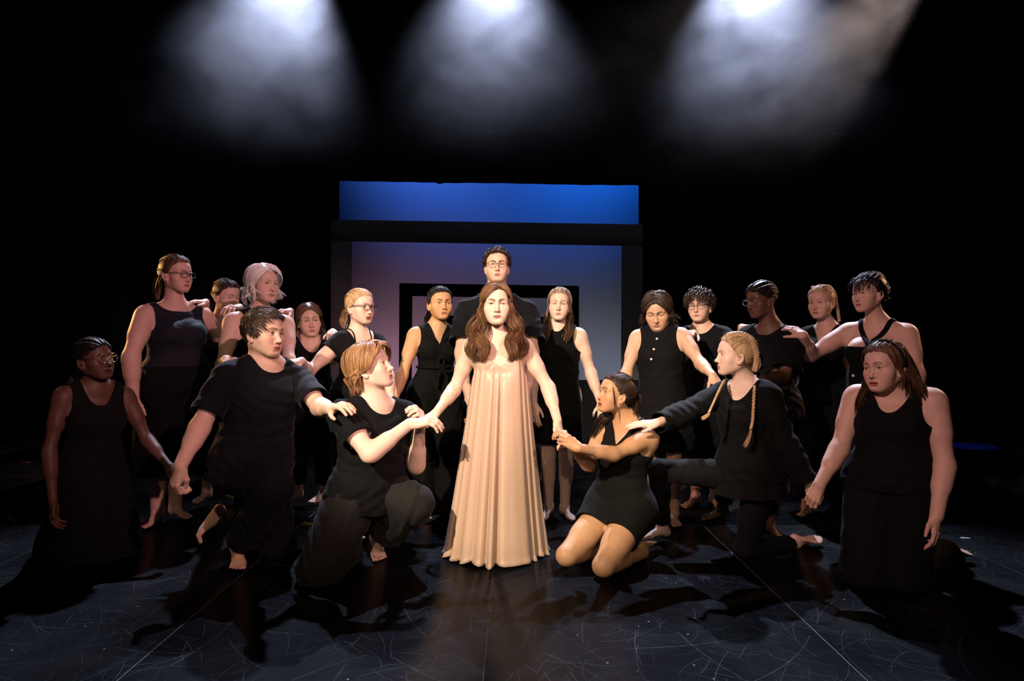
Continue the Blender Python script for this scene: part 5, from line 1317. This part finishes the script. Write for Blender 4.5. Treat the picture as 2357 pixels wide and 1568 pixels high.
# 13 kneeling, camisole
def p_camisole():
    p = Person('person kneeling on heels in black camisole romper, long dark hair half up, looking up', 3.93, 1.62, -28, (1428, 1178), (1442, 975), (1416, 908, -.03, -62, 11, 0, 1.0), skin=OLIVE, hair=(.03, .016, .012), fat=1.02, bust=.85, sw=.150, lift=(0, -.022), h=dict(open=.6, lips=1.15, wide=.97, browt=1.1, browa=.95, browin=.003, ear=.95),
               armA=[(1350, 1080, '-', 1.), at(1316, 1022, 3.72)], armB=[(1421, 1106, '-', 1.08), at(1333, 1032, 3.60)], handA=dict(dir=(-.35, -.3, .55), nrm=(.6, -.3, .4), pose='clasp'), handB=dict(dir=(-.75, .1, .50), nrm=(.15, -1, .35), pose='clasp'),
               legA=[(1306, 1278, -.20), (1402, 1258, .10)], legB=[(1390, 1302, -.32), (1478, 1272, .0)], footA=dict(dir=(.5, .85, -.25), up=(0, -.3, -1)), footB=dict(dir=(.6, .8, -.25), up=(0, -.3, -1)), legr=1.12, gaze=(-6, 8))
    V = p.top(CREPE, 'romper_top', neck=(.082, .120, .12, 1.15), cut=(.112, .13), hem_t=.1, loose=.03)
    sk = lambda P, d: smin(d, smin(cone(P, p.hip[0]+A(0, 0, .03), p.hip[0]+(p.legs[0][1]-p.hip[0])*.42, .135, .105), cone(P, p.hip[1]+A(0, 0, .03), p.hip[1]+(p.legs[1][1]-p.hip[1])*.42, .135, .105), .05), .05)
    def field(P):
        d = p.torso(P, .02); d = sk(P, d); return d-.004*np.sin(P[:, 0]*30+P[:, 2]*12)*np.sin(P[:, 2]*25+P[:, 1]*18)
    q = np.array([p.pel, p.legs[0][1], p.legs[1][1], p.pel+p.u*.2]); lo, hi = p.bounds(q, .18); V, Q = isosurf(field, *[grid(lo[i], hi[i], .009) for i in range(3)])
    V, T = clip(V, Q, .20-(V-p.pel)@p.u)
    ax = nrm((p.legs[0][1]+p.legs[1][1])/2-p.pel); c = p.pel+((p.legs[0][1]+p.legs[1][1])/2-p.pel)*.44
    V, T = clip(V, T, -((V-c)@ax)); V, T = clip(V, T, V[:, 2]-.01); V, T = hem(V, T, .008); obj('romper_shorts', V, T, CREPE, p.root)
    ms = []
    for sg in (1, -1):
        S = p.nb+p.a*sg*.095
        V, T = (tube(p.surf(spline([p.nb+p.a*sg*.085-p.u*.135+p.f*.095, S-p.u*.045+p.f*.062, S+p.u*.012+p.f*.0, S+p.u*.005-p.f*.045, p.nb+p.a*sg*.08-p.u*.16-p.f*.10], 26), .003), .004, 6)); obj('strap', V, T, CREPE, p.root)
    p.add_hair(H_DARK, cap_mesh(.97, .010), pulled(.97, (0, -.095, .055), 300), bundle([(0, -.098, .055), (-.005, -.135, .01), (-.02, -.13, -.10), (-.03, -.12, -.20)], [.02, .035, .045, .02], 110, wave=.006, K=20), bundle([(.05, -.08, .01), (.065, -.06, -.08), (.080, .01, -.155), (.080, .05, -.26)], [.024, .034, .044, .022], 120, seed=9, wave=.009, K=18),
               bundle([(-.052, .056, .06), (-.067, .046, .0), (-.073, .030, -.06), (-.066, .02, -.12)], [.002, .003, .004, .002], 4, seed=4, wave=.003))
p_camisole()

# 14 buttoned sleeveless dress, looking down
def p_buttoned():
    p = Person('person with chin-length wavy dark hair looking down, sleeveless black dress with white buttons', 4.72, 1.62, -6, (1524, 930), (1517, 762), (1513, 716, -.05, -8, -24, 3, 1.06), skin=(.53, .32, .215), hair=(.05, .028, .02), feet=False, bust=.8, sw=.158, h=dict(eye=.35, wide=1.0),
               armA=[(1442, 858, '-'), (1432, 930, '-')], armB=[(1620, 850, '-', 1.05), at(1640, 864, 4.27)], handB=drapehand(.30, -.55, -.70, (.1, -.7, .7)), gaze=(0, -18))
    p.top(BLACK, 'dress', neck=(.052, -.006, .0, 2.2), cut=(.122, .125), hem_t=-.62, loose=.05)
    for i, (px, py) in enumerate(((1516, 762), (1512, 780), (1505, 804), (1499, 827), (1494, 850), (1487, 875))):
        q = p.hit(px, py, .016); th = np.linspace(0, 2*math.pi, 13)[:-1]; r = .0075
        V = np.concatenate([np.stack([q[0]+k*r*np.cos(th), q[1]-y+0*th, q[2]+k*r*np.sin(th)], 1) for k, y in ((1., -.006), (1., .002), (.8, .004))]+[[[q[0], q[1]-.002, q[2]]]])
        n = 12; T = [(a*n+j, a*n+(j+1) % n, (a+1)*n+(j+1) % n) for a in range(2) for j in range(n)]+[(a*n+j, (a+1)*n+(j+1) % n, (a+1)*n+j) for a in range(2) for j in range(n)]+[(2*n+j, 2*n+(j+1) % n, 3*n) for j in range(n)]
        obj('button', V.astype(F4), np.array(T), M_BTN, p.root)
    p.add_hair(H_DARK, cap_mesh(1., .012), curtain(1., .0, 360, fr=((.100, .035, -.03), (.100, .042, -.095)), bk=((.085, -.10, -.04), (.07, -.11, -.12)), t=.018, wave=.008, wl=9, spread=.009, r=.0032), curtain(1., .0, 120, fr=((.115, .02, -.04), (.118, .03, -.085)), bk=((.095, -.09, -.05), (.09, -.10, -.115)), t=.022, wave=.011, wl=8, seed=13, r=.003))
p_buttoned()

# 15 boy with curly dark hair and glasses
def p_curly_glasses():
    p = Person('person with bushy dark fringe and glasses, black T-shirt, hand on the buttoned dress wearer', 5.12, 1.64, -12, (1618, 902), (1615, 760), (1610, 706, -.02, -16, 0, 3, 1.02), sex='m', fat=.92, sw=.165, skin=FAIR, hair=(.02, .012, .010), neckr=.85, armr=.85, h=dict(jaw=.95, wide=1.0, fem=0),
               armA=[(1566, 850, '-', .9), at(1597, 766, 4.84)], armB=[(1690, 850, '-', .95), at(1706, 753, 4.94)], handA=drapehand(-.50, -.85, .03, (0, -.35, 1)), handB=drapehand(.42, -.85, .03, (0, -.35, 1)), legA=[(1600, 1025, .1), (1600, 1140, .15)], legB=[(1642, 1025, .1), (1644, 1143, .15)], footA=dict(dir=(-.75, -.8, 0)), footB=dict(dir=(.1, -1, 0)))
    p.top(JERSEY, 't_shirt', neck=(.092, .030, .0, 2.6), sleeve=.6, hem_t=-.05, loose=.03, o=.012, sl_o=.03)
    p.trousers(BLACK, waist=.1, r=(.03, .04, .05), end=.42)
    p.add_hair(H_DARK, cap_mesh(1., .016), crop_hair(1., 760, step=.60, lift=.022, fringe=.02, sweep=(.25, .35, -.1), rough=.22, wave=.002, crown=(.0, -.05, .115), t=.016, r=.0032))
    make_glasses(p.root, p.X, 1.0, 0, M_BLKF, M_LENS, r=.0014, hx=.0245, hz=.019, pw=2.3)
p_curly_glasses()

# 16 kneeling, two braids
def p_two_braids():
    p = Person('person kneeling in profile with two long blond braids, black long-sleeved layered blouse and leggings', 3.98, 1.62, -32, (1722, 1098), (1712, 890), (1692, 818, -.02, -76, 3, 0, 1.06), skin=PALE, hair=(.28, .18, .10), bust=.75, sw=.155, h=dict(browa=.5, wide=.98),
               armA=[(1572, 955, '-', 1.), at(1512, 974, 3.77)], armB=[(1806, 1030, '-', 1.05), at(1862, 1116, 3.74)], handA=drapehand(-.95, .08, -.03, (.0, -.45, 1), 'flat'), handB=dict(dir=(.15, -.25, -.9), nrm=(-.75, -.6, .1), pose='clasp'),
               legA=[(1516, 1082, .10), (1524, 1212, .28)], legB=[(1716, 1262, .02), (1832, 1252, .17)], footA=dict(dir=(-1, -.35, 0)), footB=dict(dir=(1, .25, -.22), up=(.1, .45, -1)), legr=.95, gaze=(-2, 0))
    p.top(CREPE, 'blouse', neck=(.098, .075, .02, 2.2), sleeve=1.93, sl_o=.022, hem_t=-.02, loose=.045, o=.012, wr=.005)
    p.skirt(CREPE, p.pel-p.u*.10, p.pel+p.u*.14, [.218, .205, .185, .165], [.165, .155, .14, .12], name='blouse_peplum', fold=(9, .05, .3, 1, 0))
    p.trousers(BLACK, 'leggings', waist=.12, end=.88, o=.006)
    p.add_hair(H_BLOND, cap_mesh(.98, .010), pulled(.98, (0, -.085, -.02), 420, inner=.55), *[braid([(s*.030, .045, .105), (s*.050, -.01, .116), (s*.062, -.06, .085), (s*.060, -.092, .03), (s*.055, -.10, -.03), (s*.056, -.092, -.08)], .013, 46, 7, 1.) for s in (-1, 1)], name='hair')
    q = p.Xi
    for pts, seed in (([at(1738, 868, 3.99), at(1736, 900, 3.86), at(1733, 960, 3.79), at(1728, 988, 3.78)], 1), ([at(1668, 876, 3.96), at(1655, 900, 3.80), at(1641, 930, 3.74), at(1632, 950, 3.73)], 2)):
        L = q(np.array(pts)); e = L[-1]+(L[-1]-L[-2])*.9
        a = braid(list(L), .0105 if seed == 1 else .008, 60, 8 if seed == 1 else 6, .8); d = nrm(L[-1]-L[-2]); tl = .085 if seed == 1 else .03
        b = bundle([L[-1]-d*.004, L[-1]+d*tl*.4, L[-1]+d*tl+A(.0, .012, 0)], [.005, .010, .016], 40, seed=seed, K=10)
        p.add_hair(H_BLOND, a, b, name='braid')
        Vt, T = tube([L[-1]-d*.006, L[-1], L[-1]+d*.006], .0075, 8); obj('hair_tie', p.X(Vt), T, H_ASH, p.root)
p_two_braids()

# 17 cornrows and glasses
def p_cornrows():
    p = Person('person with cornrows and clear glasses, loose black T-shirt tunic, looking down to the left', 4.62, 1.70, -26, (1762, 915), (1772, 762), (1752, 690, -.02, -50, -10, 0, 1.04), sex='f', fat=1.05, bust=.4, sw=.168, skin=DEEP2, hair=(.012, .010, .010), neckr=1.1, h=dict(lips=1.3, nose=1.2, lipc=(.12, .05, .045), ear=1.05),
               armA=[(1716, 850, '-', .9), at(1732, 880, 4.20)], armB=[(1806, 848, '-'), at(1757, 872, 4.26)], handA=drapehand(.1, -.9, -.1), handB=drapehand(-.4, -.75, -.15), legA=[(1690, 1060, -.10), (1662, 1168, .0)], legB=[(1776, 1060, 0), (1772, 1205, -.10)], footA=dict(dir=(-1, -.35, 0)), footB=dict(dir=(.1, -1, 0)), gaze=(-4, -6))
    p.top(BLACK, 'tunic', neck=(.092, .032, .01, 2.4), sleeve=.82, hem_t=-.28, loose=.075, o=.014, sl_o=.045, wr=.006)
    p.trousers(BLACK, 'leggings', waist=.1, end=.86, o=.007)
    p.add_hair(H_BLACK, cap_mesh(1., .006), rows(1., (0, -.095, .04), 11, r=.0082), rows(1., (0, -.1, .0), 6, r=.007), bundle([(0, -.10, .045), (0, -.125, .03), (.0, -.125, -.01)], [.018, .026, .016], 40))
    make_glasses(p.root, p.X, 1.0, 0, M_STEEL, M_LENS, r=.0016, hx=.0265, hz=.0205, pw=2.3)
p_cornrows()

# 18 blond braid behind
def p_blond_behind():
    p = Person('person with reddish-blond braided hair, black V-neck, half hidden behind halter top wearer', 5.0, 1.65, -24, (1898, 905), (1902, 760), (1890, 697, -.02, -26, -3, 2, 1.03), skin=FAIR, hair=(.30, .17, .09), sw=.155, h=dict(browa=.55, browin=.002), armA=[(1850, 868, '-'), (1838, 940, '-')], armB=[(1960, 868, '-'), (1965, 940, '-')], legA=[(1862, 1040, 0), (1856, 1166, 0)], footA=dict(dir=(-.75, -.7, 0)), legB=[(1930, 1040, .02), (1936, 1166, .02)], footB=dict(dir=(-.4, -.8, 0)), gaze=(-4, 0))
    p.top(BLACK, neck=(.080, .11, .01, 1.1), sleeve=.5, hem_t=0, loose=.03, sl_o=.03)
    p.trousers(BLACK, r=(.04, .06, .08), end=.80)
    p.add_hair(H_BLOND, cap_mesh(1., .009), pulled(1., (0, -.09, -.03), 300, inner=.5), braid([(-.035, .04, .108), (-.058, -.01, .104), (-.070, -.06, .06), (-.064, -.088, .0), (-.07, -.095, -.07), (-.078, -.09, -.14)], .012, 60, 10, .8), braid([(.035, .04, .108), (.058, -.01, .104), (.070, -.06, .06), (.064, -.088, .0), (.06, -.095, -.07)], .012, 50, 9, .8))
p_blond_behind()

# 19 halter top
def p_halter():
    p = Person('person standing at right in black halter top with crossed straps, dark fringe and pinned-up hair', 4.42, 1.72, -20, (2008, 925), (2018, 752), (1999, 676, -.02, -42, -2, 2, 1.04), skin=FAIR, hair=(.012, .009, .012), fat=1.12, armr=1.2, bust=1.15, sw=.172, h=dict(browa=.9, lips=1.1, cheek=1.1, wide=1.02),
               armA=[(1866, 822, '-', 1.05), at(1848, 772, 4.40)], armB=[(2108, 858, '-'), (2104, 948, '-')], handA=drapehand(-.35, .55, .42, (-.2, -.45, .9)), legA=[(1972, 1055, 0), (1968, 1205, .0)], legB=[(2050, 1055, 0), (2056, 1205, .05)], footA=dict(dir=(-.7, -.8, 0)), gaze=(-6, -2))
    cl = [lambda V: -((V-p.nb)@p.u)-.135*p.k]
    p.top(BLACK, 'halter_top', neck=(.2, .1, .1, 2.), cut=(.155, .10), hem_t=.30, o=.010, clips=cl)
    ms = []
    for sg in (1, -1):
        pts = spline([p.nb+p.a*sg*-.015-p.u*.150*p.k+p.f*.12, p.nb+p.a*sg*.03-p.u*.085+p.f*.10, p.nb+p.a*sg*.070-p.u*.03+p.f*.06, p.nb+p.a*sg*.085+p.u*.02, p.nb+p.a*sg*.08-p.u*.0-p.f*.06, p.nb+p.a*sg*.05-p.u*.14-p.f*.10], 26)
        V, Q = p.band(pts, .004, .030); obj('halter_strap', V, Q, BLACK, p.root)
    p.trousers(BLACK, waist=.34, r=(.04, .06, .09), end=.97, o=.011)
    q = p.hit(1964, 865, .016); th = np.linspace(0, 2*math.pi, 17)[:-1]; V = np.concatenate([np.stack([q[0]+.009*k*np.cos(th), q[1]-y+0*th, q[2]+.009*k*np.sin(th)], 1) for k, y in ((1, -.006), (1, .003), (.7, .005))]+[[[q[0], q[1]-.004, q[2]]]]); n = 16
    T = [(a*n+j, a*n+(j+1) % n, (a+1)*n+(j+1) % n) for a in range(2) for j in range(n)]+[(a*n+j, (a+1)*n+(j+1) % n, (a+1)*n+j) for a in range(2) for j in range(n)]+[(2*n+j, 2*n+(j+1) % n, 3*n) for j in range(n)]
    obj('button', V.astype(F4), np.array(T), M_BTN, p.root)
    p.add_hair(H_BLACK, cap_mesh(1.02, .013), pulled(1.02, (0, -.09, .05), 300, lift=.012, t=.014), crop_hair(1.02, 170, step=.50, lift=.016, fringe=.35, sweep=(.25, .5, 0), rough=.14, crown=(.0, .015, .118), t=.014, seed=21, line=([-.11, .03, .04, .06, .09], [.3, .3, .055, .06, .066]), r=.003),
               braid([(.06, .03, .09), (.03, -.05, .125), (-.03, -.07, .11), (-.06, -.08, .05)], .014, 40, 7, .9), bundle([(0, -.09, .06), (.02, -.135, .04), (0, -.135, -.01), (-.03, -.11, -.02), (-.02, -.11, .04)], [.02, .026, .026, .02, .01], 70, wave=.012), bundle([(.05, -.08, .02), (.055, -.10, -.03), (.05, -.10, -.06)], [.008, .008, .004], 12, wave=.006))
p_halter()

# 20 kneeling right, headband
def p_headband():
    p = Person('person kneeling at far right, black tank top, long brown hair under black headband', 3.55, 1.68, -10, (2052, 1128), (2056, 900), (2036, 846, -.02, -36, -2, 4, 1.10), skin=FAIR, hair=(.06, .03, .02), fat=1.22, armr=1.22, bust=1.0, sw=.178, neckr=1.1, h=dict(open=.7, lips=1.15, cheek=1.1, wide=1.02, browin=.002),
               armA=[(1930, 1046, '-', 1.0), at(1886, 1116, 3.52)], armB=[(2176, 1078, '-', 1.12), (2156, 1188, '-', 1.12)], handA=dict(dir=(-.42, -.15, -.75), nrm=(-.3, -.9, .3), pose='clasp'), handB=dict(dir=(-.12, -.2, -1), nrm=(.55, -.85, 0)),
               legA=[(1992, 1318, -.02), (2040, 1268, .40)], legB=[(2080, 1322, -.06), (2178, 1284, .26)], footA=dict(dir=(.3, .9, -.25), up=(0, -.3, -1)), footB=dict(dir=(.9, .35, -.3), up=(.2, .3, -1)), gaze=(-10, 4))
    p.top(BLACK, 'tank_top', neck=(.098, .105, .04, 2.2), cut=(.135, .13), hem_t=.02, loose=.03, o=.010, wr=.004)
    p.trousers(BLACK, waist=.16, r=(.03, .045, .05), end=.93, o=.010)
    p.add_hair(H_BROWN, cap_mesh(1.02, .011), pulled(1.02, (0, -.095, .03), 220, lift=.006), curtain(1.02, .0, 200, fr=((.085, -.01, -.05), (.085, .0, -.13)), bk=((.06, -.11, -.09), (.05, -.15, -.26)), y0=.03, y1=-.085, t=.012, K=18),
               bundle([(.074, -.01, -.01), (.085, .02, -.08), (.098, .060, -.15), (.112, .085, -.25)], [.016, .026, .026, .012], 120, seed=3, K=16, wave=.004), bundle([(-.068, -.05, .03), (-.088, -.06, -.06), (-.11, -.08, -.16), (-.135, -.10, -.27)], [.024, .036, .042, .022], 190, seed=8, K=16, wave=.005), bundle([(-.03, -.10, .05), (-.05, -.125, -.06), (-.07, -.14, -.17), (-.09, -.15, -.29)], [.03, .042, .046, .024], 150, seed=18, K=16, wave=.005))
    t = np.linspace(-1.75, 1.75, 30); P = np.stack([np.sin(t)*.089, .012+.0*t-.028*(1-np.cos(t)), .022+.103*np.cos(t)], 1); Vt, T = tube(P, .011, 8, flat=(1., 1.)); obj('headband', p.X(Vt), T, BLACK, p.root)
p_headband()
# 11 the centre figure in the satin dress
def p_satin():
    D = 4.055
    p = Person('person standing at centre in a long champagne satin dress with long wavy chestnut hair', D, 1.64, 0, (1143, 955), (1147, 782), (1142, 702, -.03, 3, 1, 0, 1.08), skin=(.66, .45, .35), hair=(.14, .07, .035), bust=.85, sw=.158, res=.009, h=dict(wide=.98, jaw=.98, nose=1.02, lips=1.0, browt=1.15, browin=-.002, mouth=.98, lipc=(.46, .16, .14), browa=1.0),
               armA=[(1042, 902, '-', 1.02), at(1006, 948, 3.86)], feet=False, armB=[(1264, 892, '-', 1.02), at(1283, 968, 3.88)], handA=dict(dir=(-.62, -.2, -.35), nrm=(-.1, -.35, 1), pose='rest'), handB=dict(dir=(.28, -.2, -.9), nrm=(.9, -.4, .1), pose='rest'), gaze=(0, 1))
    nt, m = 88, 400; c0, c1 = A(0, 0, 0), A(0, 0, 0)
    th = np.linspace(0, 2*math.pi, m, endpoint=False); t = np.linspace(0, 1, nt)
    zt = float(czw(838, D-.10)); s = 387.
    cx0, cx1 = float(cxw(1151, D)), float(cxw(1138, D))
    W = table([0, .10, .25, .5, .75, 1], [.150, .166, .184, .216, .248, .283]); Dp = table([0, .10, .25, .5, .75, 1], [.112, .138, .160, .200, .238, .283])
    rs = np.random.RandomState(3)
    wt = th+.16*np.sin(3*th+.7)+.10*np.sin(5*th+2.1)+.05*np.sin(8*th)
    f1 = 1-np.abs(np.sin(wt*9.5))**.62; am = .75+.45*np.sin(wt*3+2)*np.sin(wt*2.3+.4); f2 = .5+.5*np.sin(wt*21+1.5*np.sin(2*th)); f3 = np.sin(wt*4+1)
    V = []; fr = [float(czw(q, D-.1)) for q in (845, 838, 812, 800, 828, 862, 850, 815, 838)]
    phi = np.degrees(np.arctan2(-np.sin(th), np.abs(np.cos(th))))              # 90 = front, 0 = side, -90 = back
    top = np.interp(phi, [-90, -60, -38, 0, 22, 44, 54, 72, 90], [float(czw(q, D-.1)) for q in (845, 838, 820, 860, 826, 800, 808, 834, 843)])
    top = np.convolve(np.concatenate([top[-9:], top, top[:9]]), np.ones(9)/9, 'same')[9:-9]
    for i in range(nt):
        k = t[i]**1.15; w, d = float(np.interp(k, np.linspace(0, 1, 96), W)), float(np.interp(k, np.linspace(0, 1, 96), Dp))
        x = np.cos(th); y = np.sin(th)
        g = np.clip(k/.06, 0, 1)
        amp = (.27*(k**.5)+.015)*g*am
        r = 1+amp*(.42-f1)+.020*g*(1-k)**2*(f2-.5)*2+.03*k*f3
        bot = .010+.010*(f1-.3)+.006*np.sin(wt*9)
        z = top*(1-k)+bot*k
        flick = 1+.035*np.clip((k-.965)/.035, 0, 1)**2
        V.append(np.stack([cx0+(cx1-cx0)*k+x*w*r*flick, D+.0+y*d*r*flick-.012*(1-k), z], 1))
    n_top = 34; U = np.concatenate(V[:n_top]).astype(F4)
    for _ in range(4):                                                       # never inside the body
        e = F4(.002); F = lambda q: smin(p.torso(q), p.neck(q), .035); f0 = F(U); gr = np.stack([F(U+A(*(e if kk == jj else 0 for jj in range(3))))-f0 for kk in range(3)], 1)/e
        hug = np.repeat(np.clip(1-t[:n_top]/.12, 0, 1), m)
        mv = np.where(f0 < .007, .007-f0, 0)-np.where(f0 > .012, (f0-.012)*hug*.6, 0)
        U = U+np.clip(mv, -.02, .02)[:, None]*gr
    V = [U]+V[n_top:]
    V = np.concatenate(V).astype(F4); j = np.arange(m); Q = np.concatenate([np.stack([i*m+j, (i+1)*m+j, (i+1)*m+(j+1) % m, i*m+(j+1) % m], 1) for i in range(nt-1)])
    V, T = hem(V, tri(Q), .004)
    obj('dress', V, T, SILK, p.root)
    for sg in (1, -1):
        q = [A(cx0-sg*.128, D-.12, float(czw(812, D-.1))), p.nb+p.a*sg*.122-p.u*.03+p.f*.06, p.nb+p.a*sg*.118+p.u*.02, p.nb+p.a*sg*.115-p.u*.03-p.f*.08, A(cx0-sg*.11, D+.11, float(czw(830, D)))]
        Vt, T = p.band(spline(q, 30), .004, .034); obj('strap', Vt, T, SILK, p.root)
    p.add_hair(H_CHEST, cap_mesh(.98, .009), curtain(.98, -.012, 520, fr=((.083, .045, -.09), (.095, .075, -.285)), bk=((.10, -.085, -.10), (.125, .0, -.30)), t=.013, wave=.013, wl=9, spread=.012, K=24, lenv=.09, r=.0030), *[bundle([(s*.066, .035, .03), (s*.088, .045, -.06), (s*.10, .065, -.15), (s*.082, .092, -.235), (s*.066, .098, -.295)], [.008, .022, .036, .034, .014], 150, seed=20+s, wave=.016, wl=14, K=26, r=.0029) for s in (-1, 1)],
               *[bundle([(s*.074, -.03, .0), (s*.105, .0, -.08), (s*.132, .035, -.17), (s*.125, .06, -.25), (s*.10, .075, -.30)], [.012, .026, .036, .032, .014], 150, seed=30+s, wave=.017, wl=13, K=26, r=.0029) for s in (-1, 1)])
p_satin()
# ------------------------------------------------------------------ haze hanging under the lighting bars
def haze():
    m = bpy.data.materials.new('stage_haze'); m.use_nodes = True; nt = m.node_tree; nt.nodes.remove(nt.nodes['Principled BSDF']); L = nt.links.new
    vs = N(nt, 'ShaderNodeVolumeScatter'); vs.inputs['Anisotropy'].default_value = .45; vs.inputs['Color'].default_value = (.86, .88, 1, 1)
    tc = N(nt, 'ShaderNodeTexCoord'); mp = N(nt, 'ShaderNodeMapping'); mp.inputs['Scale'].default_value = (.9, .9, 1.1); mp.inputs['Rotation'].default_value = (.2, .5, .3)
    no = N(nt, 'ShaderNodeTexNoise'); no.inputs['Scale'].default_value = 1.9; no.inputs['Detail'].default_value = 5; no.inputs['Roughness'].default_value = .55; no.inputs['Distortion'].default_value = .9
    r = N(nt, 'ShaderNodeMapRange'); r.inputs['From Min'].default_value = .36; r.inputs['From Max'].default_value = .66; r.inputs['To Min'].default_value = .12; r.inputs['To Max'].default_value = 1.9
    sx = N(nt, 'ShaderNodeSeparateXYZ'); h = N(nt, 'ShaderNodeMapRange', interpolation_type='SMOOTHSTEP'); h.inputs['From Min'].default_value = 2.75; h.inputs['From Max'].default_value = 5.5; h.inputs['To Min'].default_value = 0; h.inputs['To Max'].default_value = 1
    p = N(nt, 'ShaderNodeMath', operation='MULTIPLY'); q = N(nt, 'ShaderNodeMath', operation='MULTIPLY'); q.inputs[1].default_value = .082
    L(tc.outputs['Object'], mp.inputs['Vector']); L(mp.outputs['Vector'], no.inputs['Vector']); L(no.outputs['Fac'], r.inputs['Value'])
    L(tc.outputs['Object'], sx.inputs['Vector']); L(sx.outputs['Z'], h.inputs['Value']); L(r.outputs['Result'], p.inputs[0]); L(h.outputs['Result'], p.inputs[1]); L(p.outputs[0], q.inputs[0]); L(q.outputs[0], vs.inputs['Density'])
    L(vs.outputs['Volume'], nt.nodes['Material Output'].inputs['Volume'])
    o = box('haze', (-5.9, 5.2, 2.75), (5.9, 8.75, 6.55), m); tag(o, 'thin drifting stage haze lit by the beams under the ceiling', None, None, 'stuff')
haze()
